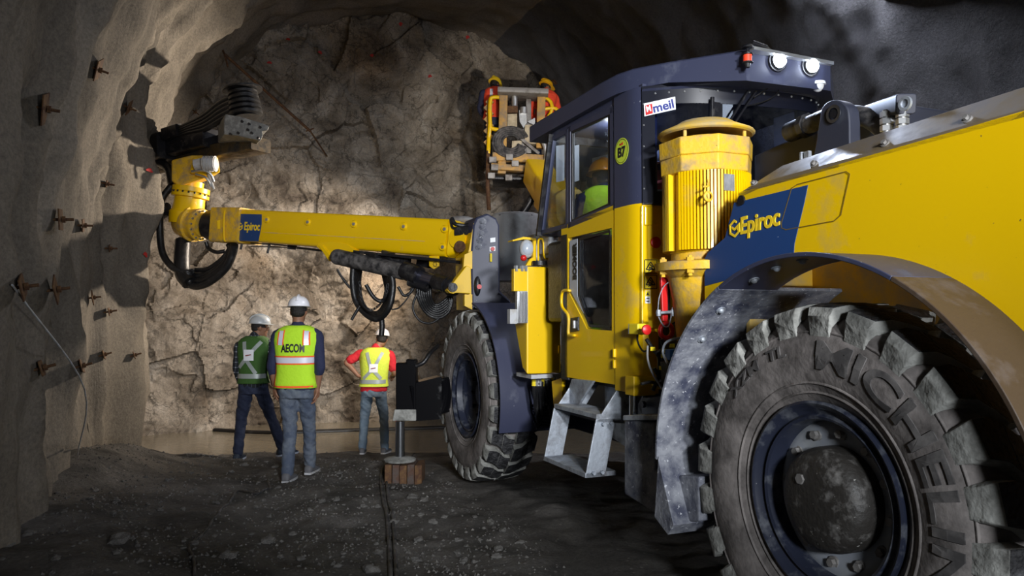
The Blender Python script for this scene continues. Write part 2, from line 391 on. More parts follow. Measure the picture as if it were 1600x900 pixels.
FACE, N, K, P, tc, mx = rock_mat('tunnel_face_rock', [(0.075, 0.058, 0.044), (0.19, 0.16, 0.125), (0.32, 0.28, 0.23), (0.48, 0.44, 0.385)], bump=1.0, scale=1.3)
# orange-brown staining and dark cracks of the face
n2 = N.new('ShaderNodeTexNoise'); n2.inputs['Scale'].default_value = 0.6; n2.inputs['Detail'].default_value = 6
K.new(tc.outputs['Object'], n2.inputs['Vector'])
rr = N.new('ShaderNodeMapRange'); rr.inputs['From Min'].default_value = 0.55; rr.inputs['From Max'].default_value = 0.70; rr.inputs['To Max'].default_value = 0.7
K.new(n2.outputs['Fac'], rr.inputs['Value'])
m2 = N.new('ShaderNodeMix'); m2.data_type = 'RGBA'; m2.blend_type = 'MULTIPLY'; m2.inputs[7].default_value = (1.0, 0.80, 0.56, 1)
K.new(rr.outputs['Result'], m2.inputs[0]); K.new(mx.outputs[0], m2.inputs[6])
vo = N.new('ShaderNodeTexVoronoi'); vo.feature = 'DISTANCE_TO_EDGE'; vo.inputs['Scale'].default_value = 1.5
nd = N.new('ShaderNodeTexNoise'); nd.inputs['Scale'].default_value = 2.5; nd.inputs['Detail'].default_value = 8
K.new(tc.outputs['Object'], nd.inputs['Vector'])
ad = N.new('ShaderNodeVectorMath'); ad.operation = 'MULTIPLY_ADD'; ad.inputs[1].default_value = (1.3, 1.3, 1.3)
K.new(nd.outputs['Color'], ad.inputs[0]); K.new(tc.outputs['Object'], ad.inputs[2]); K.new(ad.outputs[0], vo.inputs['Vector'])
rc = N.new('ShaderNodeMapRange'); rc.inputs['From Max'].default_value = 0.03; rc.inputs['To Min'].default_value = 0.45
K.new(vo.outputs['Distance'], rc.inputs['Value'])
m3 = N.new('ShaderNodeVectorMath'); m3.operation = 'MULTIPLY'; K.new(m2.outputs[2], m3.inputs[0]); K.new(rc.outputs['Result'], m3.inputs[1])
K.new(m3.outputs[0], P.inputs['Base Color'])
MUCK, N, K, P, tc, mx = rock_mat('dark_muck_floor', [(0.045, 0.042, 0.039), (0.125, 0.116, 0.106), (0.21, 0.195, 0.18)], bump=1.0, scale=2.2, coarse=0.9, fine=0.045, rough=0.8)
vo = N.new('ShaderNodeTexVoronoi'); vo.inputs['Scale'].default_value = 16; K.new(tc.outputs['Object'], vo.inputs['Vector'])
vr = N.new('ShaderNodeMapRange'); vr.inputs['From Min'].default_value = 0.12; vr.inputs['From Max'].default_value = 0.20; vr.inputs['To Min'].default_value = 2.6; vr.inputs['To Max'].default_value = 1.0
K.new(vo.outputs['Distance'], vr.inputs['Value'])
nn = N.new('ShaderNodeTexNoise'); nn.inputs['Scale'].default_value = 3; K.new(tc.outputs['Object'], nn.inputs['Vector'])
nr = N.new('ShaderNodeMapRange'); nr.inputs['From Min'].default_value = 0.5; nr.inputs['From Max'].default_value = 0.62; K.new(nn.outputs['Fac'], nr.inputs['Value'])
mm = N.new('ShaderNodeMix'); mm.data_type = 'FLOAT'; mm.inputs[2].default_value = 1.0
K.new(nr.outputs['Result'], mm.inputs[0]); K.new(vr.outputs['Result'], mm.inputs[3])
m4 = N.new('ShaderNodeVectorMath'); m4.operation = 'MULTIPLY'; K.new(mx.outputs[0], m4.inputs[0]); K.new(mm.outputs[0], m4.inputs[1]); K.new(m4.outputs[0], P.inputs['Base Color'])

WC = 3.4; HWID = 4.6; CROWN = 7.1; FACE_U = 14.2; EXPN = 2.6
def arch(t, u):
    """t 0..1 from the left foot over the crown to the right foot"""
    a = PI*(1-t); c, s = math.cos(a), math.sin(a)
    w = WC + HWID*math.copysign(abs(c)**(2/EXPN), c); z = CROWN*abs(s)**(2/EXPN)
    if t <= 0 or t >= 1: z = -1.2
    p = L(u, w, z)
    n = (L(u, WC, 2.4) - p); n.z *= 0.8; n.normalize()
    q = Vector((u*0.30, w*0.30, z*0.16))
    left = sstep(WC, WC-3.5, w)
    d = 0.22*noise.noise(q*1.3) + 0.15*noise.noise(Vector((u*1.1, w*0.9, z*0.25))+Vector((5,2,8))) + 0.07*noise.noise(Vector((u*3.0, w*2.5, z*0.6)))
    ridge = abs(noise.noise(Vector((u*0.9+0.7*noise.noise(Vector((z*0.5, u*0.3, 1))), w*0.4, z*0.12+9))))
    d += left*(0.17*(1-min(ridge*5, 1)) - 0.04)
    fold = abs(noise.noise(Vector((u*1.5+0.5*noise.noise(Vector((z*0.7, u*0.4, 7))), 3, z*0.10))))
    d += left*0.14*(1-min(fold*4, 1))**1.5
    d += 0.05*noise.noise(p*3.1) + 0.02*noise.noise(p*8.0)
    if w < 0.5:        # a shoulder of the wall that juts in just before the face
        wob = 0.18*noise.noise(Vector((z*0.8, 4, 2)))
        d += 0.48*sstep(9.45+wob, 10.25+wob, u)*(1-sstep(10.7, 11.6, u))*(1-sstep(3.0, 4.3, z))
    return p + n*d
def arch_sheet(name, t0, t1, m, n=150, du=0.062, u0=-7.0, u1=14.9):
    mb = MB(); rows = []
    k = int((u1-u0)/du)
    for i in range(k+1):
        u = u0 + (u1-u0)*i/k
        rows.append([arch(t0+(t1-t0)*j/n, u) for j in range(n+1)])
    mb.grid(rows); return tag(obj(name, mb, m, smooth=180), None, None, kind='structure')
arch_sheet('wall_left', 0.0, 0.36, SHOT, 110)
arch_sheet('ceiling', 0.36, 0.60, CEIL, 90, 0.09)
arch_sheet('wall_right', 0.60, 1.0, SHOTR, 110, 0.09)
def face_pt(w, z):
    q = Vector((w, z, 0))
    d = 0.30*noise.noise(q*0.45) + 0.16*noise.noise(q*1.1+Vector((4,0,2)))
    for sc, am in ((0.8, 0.20), (2.2, 0.15), (5.5, 0.17)):                       # broken facets at three sizes
        qq = q*sc + noise.noise_vector(q*sc*1.6)*0.22 + Vector((0, 0, sc)); dd, pp = noise.voronoi(qq, distance_metric='DISTANCE')
        t = noise.cell_vector(pp[0]*7.3) - Vector((0.5, 0.5, 0.5)); v = qq-pp[0]
        d += am/sc*(t.x*v.x+t.y*v.y + 0.4*t.z) * 1.6
    d += 0.02*noise.noise(q*9) + 0.012*noise.noise(q*20)
    r = math.hypot((w-WC)/4.6, (z-1.2)/5.9)
    d -= 0.9*max(r-0.55, 0)**1.6
    return L(FACE_U+d, w, z)
mb = MB(); mb.grid([[face_pt(-1.9+10.6*i/480, -1.2+8.9*j/400) for j in range(401)] for i in range(481)])
tag(obj('wall_front', mb, FACE, smooth=50), None, None, kind='structure')
mb = MB(); mb.grid([[(lambda x, y: Vector((x, y, floor_z(x, y))))(-9+22*i/500, -5+22*j/500) for j in range(501)] for i in range(501)])
FL = obj('floor', mb, MUCK, smooth=180); tag(FL, None, None, kind='structure')
# bare back end of the tunnel behind the photographer
mb = MB(); mb.grid([[L(-6.9, -2+11*i/8, -1+8.5*j/8) for j in range(9)] for i in range(9)])
tag(obj('wall_back', mb, CEIL), None, None, kind='structure')

# muddy pond in front of the face
m, N, K, P = new_mat('muddy_water'); P.inputs['Base Color'].default_value = (0.20, 0.175, 0.13, 1); P.inputs['Roughness'].default_value = 0.13
n = N.new('ShaderNodeTexNoise'); n.inputs['Scale'].default_value = 5; tcx = N.new('ShaderNodeTexCoord'); mpx = N.new('ShaderNodeMapping'); mpx.inputs['Scale'].default_value = (1, 3, 1)
K.new(tcx.outputs['Object'], mpx.inputs[0]); K.new(mpx.outputs[0], n.inputs['Vector'])
b = N.new('ShaderNodeBump'); b.inputs['Strength'].default_value = 0.25; b.inputs['Distance'].default_value = 0.02; K.new(n.outputs['Fac'], b.inputs['Height']); K.new(b.outputs['Normal'], P.inputs['Normal'])
WATZ = -0.44
mb = MB(); mb.prism([L(10.0, -1.9, WATZ-0.03), L(15.2, -1.9, WATZ-0.03), L(15.2, 8.6, WATZ-0.03), L(8.0, 8.6, WATZ-0.03)], Z*0.03)
tag(obj('pond', mb, m, smooth=0), 'muddy brown water pooled along the foot of the rock face', 'water', kind='stuff')

# ------------------------------------------------------------------ the drilling rig
RIG = empty('drilling_rig', L(4.56, 3.54, 0), HEAD, 'yellow and blue-grey tunnel drilling rig with two booms and big tyres, filling the right side', 'drill rig')
RX = 0.2

# --- wheels
TR = 0.80
SEC = [(0.075, 0.385), (0.045, 0.42), (0.012, 0.50), (0.0, 0.575), (0.008, 0.65), (0.030, 0.705), (0.055, 0.742), (0.11, 0.757), (0.24, 0.762)]
def side_w(r):
    for (w0, r0), (w1, r1) in zip(SEC, SEC[1:]):
        if r <= r1: return w0 + (w1-w0)*(r-r0)/(r1-r0)
    return SEC[-1][0]
def wheel(u, w, zc, hub, rot0, far=False):
    sg = -1 if far else 1
    def T(a, ww, r): return L(u + r*math.cos(a), w + sg*ww, zc + r*math.sin(a))
    mb = MB(); prof = SEC + [(0.48-a, r) for a, r in SEC[-2::-1]]
    n = 96; mb.rings([[T(2*PI*k/n, a, r) for k in range(n)] for a, r in prof], True, False, False)
    # moulded rings on the sidewall
    for r0 in (0.435, 0.475, 0.685):
        rr = 0.006
        for rings in [[(side_w(r0-rr), r0-rr), (side_w(r0)-0.006, r0-rr*0.4), (side_w(r0)-0.006, r0+rr*0.4), (side_w(r0+rr), r0+rr)]]:
            mb.rings([[T(2*PI*k/n, a, r) for k in range(n)] for a, r in rings], True, False, False)
    tire = obj('tire', mb, RUBBER_DUST, RIG, smooth=60)
    # tread blocks: each runs from the shoulder across the tread at a slant
    mb = MB(); NP = 24
    path = [(0.016, 0.680, 0.0, 0.010), (0.020, 0.725, 0.0, 0.030), (0.040, 0.752, 0.0, 0.040), (0.085, 0.762, 0.01, 0.040), (0.125, 0.764, 0.05, 0.040)]
    path2 = [(0.125, 0.764, 0.05, 0.040), (0.17, 0.765, 0.115, 0.040), (0.232, 0.766, 0.125, 0.040)]
    for side in (0, 1):
        for i in range(NP):
            a0 = rot0 + 2*PI*(i+0.5*side)/NP
            for pth, ws in ((path, (0.60, 0.66, 0.74, 0.82, 0.88)), (path2, (0.84, 0.92, 0.84))):
                rings = []
                jit = 0.012*random.uniform(-1, 1)
                for (ww, r, da, h), wd in zip(pth, ws):
                    hw = wd*PI/NP; x = ww if side == 0 else 0.48-ww; a = a0 + da + jit*h*10
                    ow = -0.45 if ww < 0.05 else 0.0
                    hx = h*ow*(1 if side == 0 else -1)
                    hr = h*math.sqrt(1-ow*ow)
                    rings.append([T(a-hw, x, r-0.02), T(a-hw*0.88, x+hx, r+hr), T(a+hw*0.88, x+hx, r+hr), T(a+hw, x, r-0.02)])
                V = [[mb.v(p) for p in q] for q in rings]
                for jj, (A, B) in enumerate(zip(V, V[1:])):
                    for k, mi in ((0, 1), (1, 0), (2, 1), (3, 1)):
                        mb.mi = 1 if (pth is path and jj < 2) else mi; mb.face([A[k], A[(k+1) % 4], B[(k+1) % 4], B[k]])
                mb.mi = 1; mb.face(V[0][::-1]); mb.face(V[-1])
    for f in mb.b.faces: pass
    obj('tread', mb, [RUBBER_TOP, RUBBER_MUD], tire, smooth=30, bevel=0.004)
    # rim
    C = L(u, w, zc); A = WV*sg
    mb = MB()
    mb.lathe(C, A, [(0.085, 0.375), (0.050, 0.400), (0.030, 0.402), (0.026, 0.392), (0.034, 0.380), (0.060, 0.366), (0.064, 0.350), (0.050, 0.338), (0.056, 0.326), (0.10, 0.318), (0.30, 0.305)], 72)
    obj('rim', mb, RIMB, tire, smooth=50)
    mb = MB()
    if hub:
        mb.lathe(C, A, [(0.135, 0.322), (0.125, 0.29), (0.14, 0.25), (0.16, 0.20), (0.16, 0.10)], 64)
        obj('wheel_disc', mb, RIMG, tire, smooth=50)
        mb = MB()
        for k in range(12):
            a = 2*PI*k/12+0.1; p = L(u+0.268*math.cos(a), w+sg*0.14, zc+0.268*math.sin(a)); mb.cyl(p, p-A*0.03, 0.018, seg=6); mb.cyl(p, p-A*0.012, 0.026, seg=12)
        obj('wheel_nuts', mb, GREYST, tire, smooth=30)
        mb = MB(); mb.lathe(C, A, [(0.22, 0.215), (0.08, 0.212), (0.045, 0.205), (0.02, 0.185), (0.006, 0.15), (-0.002, 0.10), (-0.004, 0.0)], 56)
        for k in range(3):
            a = k*2.1+0.5
        obj('hub', mb, HUBM, tire, smooth=50)
        mb = MB(); a = 0.9; p = L(u+0.10*math.cos(a), w-sg*0.0, zc+0.10*math.sin(a)); mb.cyl(p-A*0.012, p+A*0.02, 0.022, seg=6)
        obj('drain_plug', mb, GREYST, tire, smooth=30)
    else:
        mb.lathe(C, A, [(0.11, 0.318), (0.12, 0.28), (0.15, 0.235), (0.21, 0.20), (0.24, 0.17), (0.24, 0.13), (0.20, 0.12), (0.17, 0.10), (0.165, 0.0)], 64)
        obj('wheel_disc', mb, RIMB, tire, smooth=50)
        mb = MB()
        for k in range(10):
            a = 2*PI*k/10; p = L(u+0.215*math.cos(a), w+sg*0.20, zc+0.215*math.sin(a)); mb.cyl(p, p-A*0.035, 0.016, seg=6)
        obj('wheel_nuts', mb, BLACKM, tire, smooth=30)
    return tire, T
rear, TR_ = wheel(2.36, 2.29, 0.80, True, 0.05)
front, TF_ = wheel(6.76, 2.29, 0.80, False, 0.12)
wheel(2.36, 4.79, 0.80, False, 0.3, True); wheel(6.76, 4.79, 0.80, False, 0.2, True)
LETTER = mat('moulded_letters', (0.045, 0.042, 0.042), 0.75, dirt=(0.15, 0.14, 0.135), dirt_amt=0.7, scale=7)
def tire_text(s, a_start, r0, h, k, parent, wd):
    # moulded lettering running clockwise (seen from the camera side) round the sidewall
    def cf(x, y, z):
        a = a_start + x/(r0+h/2); r = r0 + y*k
        # seen from the left the rig's forward is to the left, so clockwise = growing a measured from forward through up
        return TR_(a, side_w(r) - 0.003 - (z+0.004)*0.6, r)
    mb = MB(); mb.b.free(); mb.b = text_bm(s, 1.0, 0.004, 0.02, 0)
    bmesh.ops.triangulate(mb.b, faces=mb.b.faces[:])
    bmesh.ops.subdivide_edges(mb.b, edges=[e for e in mb.b.edges if e.calc_length() > 0.12], cuts=1)
    xs = [v.co.x for v in mb.b.verts]; sc = wd/(max(xs)-min(xs)); x0 = min(xs)
    for v in mb.b.verts: v.co = cf((v.co.x-x0)*sc, v.co.y, v.co.z)
    return obj('raised_lettering', mb, LETTER, parent, smooth=0)
tire_text('MICHELIN', R(93), 0.54, 0.12, 0.16, rear, 1.10)
tire_text('XZM  TL', R(38), 0.595, 0.05, 0.07, rear, 0.42)

# --- hood over the engine
HW = 2.50
def hp(u, z, w=HW): return L(u, w, z)
arc = [hp(2.36+0.995*math.cos(a), 0.80+0.995*math.sin(a)) for a in [R(12+ k*(150-12)/28) for k in range(29)]]
side = [hp(3.04, 2.17), hp(3.16, 1.93), hp(3.31, 1.77), hp(3.33, 1.70), hp(3.33, 1.00)] + arc + [hp(1.35, 1.15), hp(0.3, 1.15), hp(0.3, 2.27), hp(1.62, 2.225)]
mb = MB(); mb.prism(side, WV*0.04)
obj('hood_side', mb, YEL, RIG, smooth=0, bevel=0.008)
mb = MB()
lo = [hp(3.05, 2.165), hp(2.9, 2.19), hp(2.4, 2.205), hp(1.62, 2.228), hp(0.3, 2.27)]
up = [L(3.05, 2.54, 2.18), L(2.86, 2.62, 2.285), L(2.4, 2.62, 2.31), L(1.62, 2.62, 2.345), L(0.3, 2.62, 2.39)]
mb.rings([[a, b, b+Vector((0,0,-0.03)), a+Vector((0,0,-0.03))] for a, b in zip(lo, up)])
obj('hood_edge', mb, CHAM, RIG, smooth=25, bevel=0.006)
mb = MB(); mb.prism([L(2.86, 2.62, 2.28), L(0.3, 2.62, 2.385), L(0.3, 4.4, 2.385), L(2.86, 4.4, 2.28)], Z*-0.03)
mb.prism([L(3.05, 2.54, 2.17), L(3.05, 4.5, 2.17), L(3.05, 4.5, 1.3), L(3.05, 2.54, 1.3)], UV*-0.03)
obj('hood_top', mb, YEL_DUST, RIG, smooth=0, bevel=0.006)
mb = MB()
for px, py in ((1180, 288), (1274, 258), (1385, 226), (1513, 188)):
    p = SD(px, py, 2.53); mb.cyl(p, p-WV*0.02+Z*0.012, 0.011, seg=6); mb.cyl(p, p-WV*0.01+Z*0.006, 0.018, seg=12)
obj('hood_bolts', mb, GREYST, RIG)
# navy decal with the emblem and the name
def sd_poly(px, w): return [SD(x, y, w) for x, y in px]
mb = MB(); mb.prism(sd_poly([(1147, 317), (1262, 289), (1256, 318), (1241, 380), (1239, 411), (1180, 426), (1101, 447), (1101, 404), (1106, 395), (1133, 371)], HW-0.003), WV*0.004)
dec = obj('name_decal', mb, NAVY, RIG, smooth=0, label='navy decal with yellow name on the hood')
XH = -UV; 
def emblem(org, X, Yv, s, parent, name='emblem'):
    n = X.cross(Yv).normalized(); P = lambda x, y: org + X*(x*s) + Yv*(y*s)
    mb = MB(); hexo = [(math.cos(R(90+60*k)), math.sin(R(90+60*k))) for k in range(6)]
    for k in range(5):
        a, b = hexo[k], hexo[k+1]
        mb.prism([P(*a), P(*b), P(b[0]*.72, b[1]*.72), P(a[0]*.72, a[1]*.72)], n*0.003)
    a, b = hexo[5], hexo[0]; q = ((a[0]+b[0])/2, (a[1]+b[1])/2)
    mb.prism([P(*q), P(*b), P(b[0]*.72, b[1]*.72), P(q[0]*.72, q[1]*.72)], n*0.003)
    mb.prism([P(-.45, .05), P(0, -.25), P(.62, .12), P(.62, .36), P(0, .02), P(-.45, .29)], n*0.003)
    mb.prism([P(.40, .02), P(.62, .14), P(.62, -.36), P(.40, -.25)], n*0.003)
    return obj(name, mb, DECY, parent, smooth=0)
o1 = SD(1156, 366, HW-0.005); o2 = SD(1218, 351, HW-0.005); Xe = (o2-o1).normalized()
Ye = WV.cross(Xe)*-1
if Ye.z < 0: Ye = -Ye
text('name_lettering', 'Epiroc', o1, Xe, Ye, 0.118, DECY, dec, ext=0.002, off=0.003, shear=0.12, width=(o2-o1).length)
emblem(SD(1148, 357, HW-0.006), Xe, Ye, 0.046, dec)
# outline of the inspection hatch
def ribbon(pts, w0, nrm, th=0.002, close=False):
    mb = MB(); n = len(pts)
    for i in range(n if close else n-1):
        a, b = pts[i], pts[(i+1) % n]; d = (b-a).normalized(); s = nrm.cross(d).normalized()*w0/2
        mb.prism([a-s, b-s, b+s, a+s], nrm*th)
    return mb
hatch = []
for (x, y), (qx, qy), (rx, ry) in (((1236, 292), (1246, 288), (1239, 288)), ((1322, 268), (1327, 274), (1328, 267)), ((1313, 338), (1303, 347), (1311, 345)), ((1228, 358), (1221, 350), (1221, 359))):
    hatch += [(x, y), ((x+qx)/2*0.5+rx*0.5, (y+qy)/2*0.5+ry*0.5), (qx, qy)]
obj('hatch_outline', ribbon([SD(x, y, HW-0.003) for x, y in [(1246, 288), (1322, 268), (1328, 272), (1326, 282), (1314, 336), (1304, 345), (1228, 359), (1221, 356), (1221, 348), (1237, 294)]], 0.0035, -WV, 0.001, True), mat('panel_gap', (0.16, 0.10, 0.01), 0.6), RIG, smooth=0)
mb = MB(); p = SD(1157, 313, HW-0.01); mb.cyl(p, p+WV*0.03, 0.025, seg=20)
obj('hood_lamp', mb, BLACKM, RIG)
# rear mudguard: a wide band round the wheel
def band(name, u, zc, r, w0, w1, a0, a1, m, th=0.018, n=40):
    mb = MB()
    for_ = [[L(u+rr*math.cos(a), ww, zc+rr*math.sin(a)) for (rr, ww) in ((r, w0), (r+th, w0), (r+th, w1), (r, w1))] for a in [R(a0+(a1-a0)*k/n) for k in range(n+1)]]
    mb.rings(for_); return mb
obj('mudguard', band('m', 2.36, 0.80, 0.985, 2.20, 3.0, 0, 62, BLU), BLU_DUST, RIG, bevel=0.003)
obj('mudguard', band('m', 2.36, 0.80, 0.985, 2.20, 2.54, 62, 118, BLU), BLU, RIG, bevel=0.003)
obj('mudguard', band('m', 2.36, 0.80, 0.985, 2.20, 2.54, 118, 178, BLU), FENDB, RIG, bevel=0.003, label='brown dusty rear section of mudguard')
mb = MB(); mb.prism([L(3.33, 2.20, 0.82), L(3.37, 2.20, 0.50), L(3.25, 2.20, 0.44), L(3.20, 2.20, 0.50), L(3.33, 2.20, 0.80)], WV*0.6)
obj('mud_flap', mb, BLU_DUST, RIG, bevel=0.01)
mb = MB()
for a in (68, 77, 86, 52, 40):
    for ww in (2.32,):
        p = L(2.36+0.985*math.cos(R(a)), ww, 0.80+0.985*math.sin(R(a))); n = L(math.cos(R(a)), 0, math.sin(R(a)))
        mb.ball(p-n*0.004, 0.016, seg=12); mb.cyl(p, p-n*0.005, 0.024, seg=16)
obj('mudguard_bolts', mb, STEEL, RIG)
# frame behind the wheel, yellow inner panel and dark belly
mb = MB(); mb.prism([L(3.02, 2.95, 2.15), L(1.5, 2.95, 2.15), L(0.3, 2.95, 2.1), L(0.3, 2.95, 1.0), L(3.3, 2.95, 1.0)], WV*0.05)
obj('inner_panel', mb, YEL_DUST, RIG)
mb = MB(); mb.vbox(0.3, 6.3, 3.05, 4.0, 0.55, 1.15); mb.vbox(4.0, 5.6, 2.75, 3.1, 0.75, 1.1); mb.vbox(6.3, 7.6, 2.9, 4.1, 0.6, 1.6)
mb.cyl(L(2.36, 2.5, 0.8), L(2.36, 4.6, 0.8), 0.16); mb.cyl(L(6.76, 2.6, 0.8), L(6.76, 4.5, 0.8), 0.16)
obj('chassis', mb, BLU, RIG, smooth=0, bevel=0.01)

# --- front mudguard and its plate
obj('mudguard', band('m', 6.76, 0.80, 0.865, 2.33, 3.2, 100, 196, BLU), BLU, RIG, bevel=0.003)

# --- dark blue frame parts standing above the hood
mb = MB(); q = [(1178, 243), (1215, 226), (1262, 206), (1325, 183), (1400, 160), (1400, 260), (1178, 320)]
mb.prism([SD(x, y, 2.95) for x, y in q], WV*0.5)
obj('tank_cover', mb, FRAME, RIG, smooth=0, bevel=0.012)
mb = MB(); q = [(1268, 262), (1281, 185)] + [(1304+22*math.cos(R(a)), 178-22*math.sin(R(a))) for a in range(170, -1, -17)] + [(1327, 190), (1328, 262)]
mb.prism([SD(x, y, 2.72) for x, y in q], WV*0.07)
lug = obj('lifting_lug', mb, FRAME, RIG, smooth=35, bevel=0.006)
mb = MB(); p = SD(1303, 178, 2.715); mb.lathe(p, WV, [(0, 0.042), (-0.006, 0.042), (-0.006, 0.028), (0.03, 0.028), (0.03, 0.0)], 28)
obj('lug_eye', mb, CHROME, lug)
mb = MB(); mb.cyl(p-WV*0.004, p+WV*0.004, 0.020, seg=20); obj('lug_hole', mb, BLACKM, lug)
mb = MB(); mb.tube([SD(1240, 205, 2.85), SD(1262, 196, 2.83), SD(1300, 182, 2.83), SD(1340, 180, 2.83), SD(1370, 192, 2.83), SD(1390, 212, 2.83)], 0.045, 16)
hz = obj('suction_hose', mb, DIRTY, RIG)
mb = MB(); a, b = SD(1234, 207, 2.85), SD(1256, 198, 2.84); mb.cyl(a, b, 0.052); mb.cyl(b, b+(b-a)*0.35, 0.062, seg=8)
obj('hose_coupling', mb, BLACKM, hz)
A, B = SD(1322, 192, 3.05), SD(1416, 162, 2.75)
mb = MB(); mb.beam(A, B, 0.085, 0.085, 0.012)
bm_ = obj('pivot_beam', mb, FRAME, RIG, bevel=0.004)
mb = MB(); d = WV*-1; p = SD(1416, 162, 2.70); mb.lathe(p, d, [(0, 0.03), (0.012, 0.03), (0.012, 0.018), (0.004, 0.016), (0.004, 0.0)], 20)
obj('pin_head', mb, STEEL, bm_)
mb = MB()
for px in (1385, 1410):
    t, bt = SD(px, 172, 2.76), SD(px, 208, 2.76); mb.cyl(t, bt, 0.016, seg=12)
    for k in (0.2, 0.5, 0.8): c = t.lerp(bt, k); mb.cyl(c-Z*0.012, c+Z*0.012, 0.027, seg=6)
mb.tube([SD(1380, 195, 2.77), SD(1392, 186, 2.77), SD(1408, 190, 2.77)], 0.014)
obj('hose_fittings', mb, ALU, RIG)
mb = MB(); mb.cyl(SD(1253, 258, 2.72), SD(1253, 238, 2.72), 0.012, seg=8); mb.box(SD(1262, 246, 2.72), UV*0.015, WV*0.01, Z*0.03)
obj('latch', mb, STEEL, RIG)

# --- electric motor under its rain cap
MU, MW = 3.52, 2.66
mc = lambda z: L(MU, MW, z)
def ngon(c, r, n, ph): return [c + UV*(r*math.cos(ph+2*PI*k/n)) + WV*(r*math.sin(ph+2*PI*k/n)) for k in range(n)]
mb = MB(); 
for z0, z1, r in ((2.34, 2.43, 0.258), (2.43, 2.53, 0.266)): mb.rings([ngon(mc(z0), r, 8, PI/8), ngon(mc(z1), r+0.004, 8, PI/8)])
mot = obj('motor_collar', mb, YEL_OLD, RIG, smooth=20, bevel=0.006)
mb = MB(); mb.lathe(mc(0), Z, [(2.575, 0.268), (2.582, 0.273), (2.59, 0.268), (2.63, 0.18), (2.65, 0.15), (2.66, 0.09), (2.664, 0.0)], 8 if False else 32)
mb.lathe(mc(0), Z, [(2.575, 0.268), (2.568, 0.255), (2.60, 0.16), (2.61, 0.0)], 32)
obj('rain_cap', mb, YEL_DUST, mot, smooth=35)
mb = MB(); mb.lathe(mc(0), Z, [(2.52, 0.21), (2.545, 0.19), (2.562, 0.12), (2.568, 0.0)], 32)
for k in range(4):
    a = PI/4+k*PI/2+0.35; q = mc(2.52)+UV*0.235*math.cos(a)+WV*0.235*math.sin(a); mb.cyl(q, q+Z*0.065, 0.010, seg=8)
obj('fan_housing', mb, YEL_DUST, mot, smooth=35)
mb = MB(); mb.cyl(mc(1.90), mc(2.36), 0.205, seg=32)
nf = 84
for k in range(nf):
    a = 2*PI*k/nf; d = UV*math.cos(a)+WV*math.sin(a); t = UV*-math.sin(a)+WV*math.cos(a)
    # fins stay clear of the smooth front strip
    if 4.45 < a < 4.75: continue
    mb.box(mc(2.125)+d*0.225, d*0.022, t*0.0056, Z*0.215)
aF = R(262); d = UV*math.cos(aF)+WV*math.sin(aF); t = UV*-math.sin(aF)+WV*math.cos(aF)
obj('motor_body', mb, YEL, RIG, smooth=20)
mb = MB()
mb.box(mc(2.05)-UV*0.23+WV*0.10, UV*0.05, WV*0.06, Z*0.14)
ob = obj('terminal_box', mb, YEL_DUST, RIG, smooth=0, bevel=0.008)
mb = MB(); p = BK(1139, 285, MU-0.245); mb.box(p, WV*0.035, UV*0.003, Z*0.045); obj('rating_plate', mb, ALU, RIG, smooth=0)
mb = MB(); p = BK(1106, 307, MU-0.26); mb.lathe(p, UV, [(-0.01, 0.016), (-0.006, 0.028), (0.0, 0.03), (0.012, 0.026)], 24); mb.tube([BK(1098, 292, MU-0.26), BK(1107, 290, MU-0.26), BK(1106, 280, MU-0.26)], 0.005)
obj('lifting_eye', mb, YEL_OLD, RIG)
mb = MB(); mb.lathe(mc(0), Z, [(1.80, 0.26), (1.80, 0.29), (1.845, 0.29), (1.85, 0.27), (1.86, 0.20), (1.92, 0.20)], 40)
mb.lathe(mc(0), Z, [(1.80, 0.27), (1.76, 0.22), (1.62, 0.19), (1.40, 0.17)], 40)
for k in range(8):
    a = k*PI/4+0.2; d = UV*math.cos(a)+WV*math.sin(a); q = mc(1.80)+d*0.265
    mb.cyl(q-Z*0.035, q+Z*0.075, 0.012, seg=8); mb.cyl(q-Z*0.02, q, 0.021, seg=6); mb.cyl(q+Z*0.045, q+Z*0.065, 0.021, seg=6)
obj('motor_flange', mb, YEL_OLD, RIG, smooth=35)
mb = MB(); mb.prism([BK(1056, 428, 3.62), BK(1098, 425, 3.62), BK(1098, 520, 3.62), BK(1085, 530, 3.62), BK(1068, 488, 3.62), BK(1056, 482, 3.62)], UV*0.04)
pb = obj('motor_bracket', mb, YEL, RIG, smooth=0, bevel=0.008)
mb = MB(); p = BK(1062, 463, 3.605); mb.ball(p, 0.022, 0.012, 0.056, 20, X=WV, Y=UV); obj('cover_plug', mb, BLACKM, pb)
mb = MB(); mb.prism([BK(1092, 446, 3.55), BK(1101, 446, 3.55), BK(1101, 500, 3.55), BK(1092, 515, 3.55)], UV*0.03)
obj('side_strip', mb, BLU_DUST, RIG, smooth=0)

# --- cab
CW = 2.45; FWD_ = 3.70
def sp(pts, w, th, m, name, parent, **k):
    mb = MB(); mb.prism([SD(x, y, w) for x, y in pts], WV*th); return obj(name, mb, m, parent, smooth=0, **k)
def PL(px, py, p0, n):
    d = ray(px, py); return CAM + d*((p0-CAM).dot(n)/d.dot(n))
mb = MB()
for q in ([(877, 354), (958, 321), (956, 356), (888, 372)], [(877, 354), (888, 372), (888, 455), (877, 470)],
          [(877, 470), (888, 455), (917, 514), (956, 517), (962, 601), (877, 588)], [(956, 356), (958, 321), (963, 601), (956, 517)]):
    mb.prism([SD(x, y, CW) for x, y in q], WV*0.03)
bmesh.ops.remove_doubles(mb.b, verts=mb.b.verts[:], dist=0.0005)
door = obj('door', mb, YEL, RIG, smooth=0)
sp([(889, 373), (956, 356), (956, 517), (917, 514), (889, 455)], CW+0.012, 0.008, GLASS, 'door_lower_window', door)
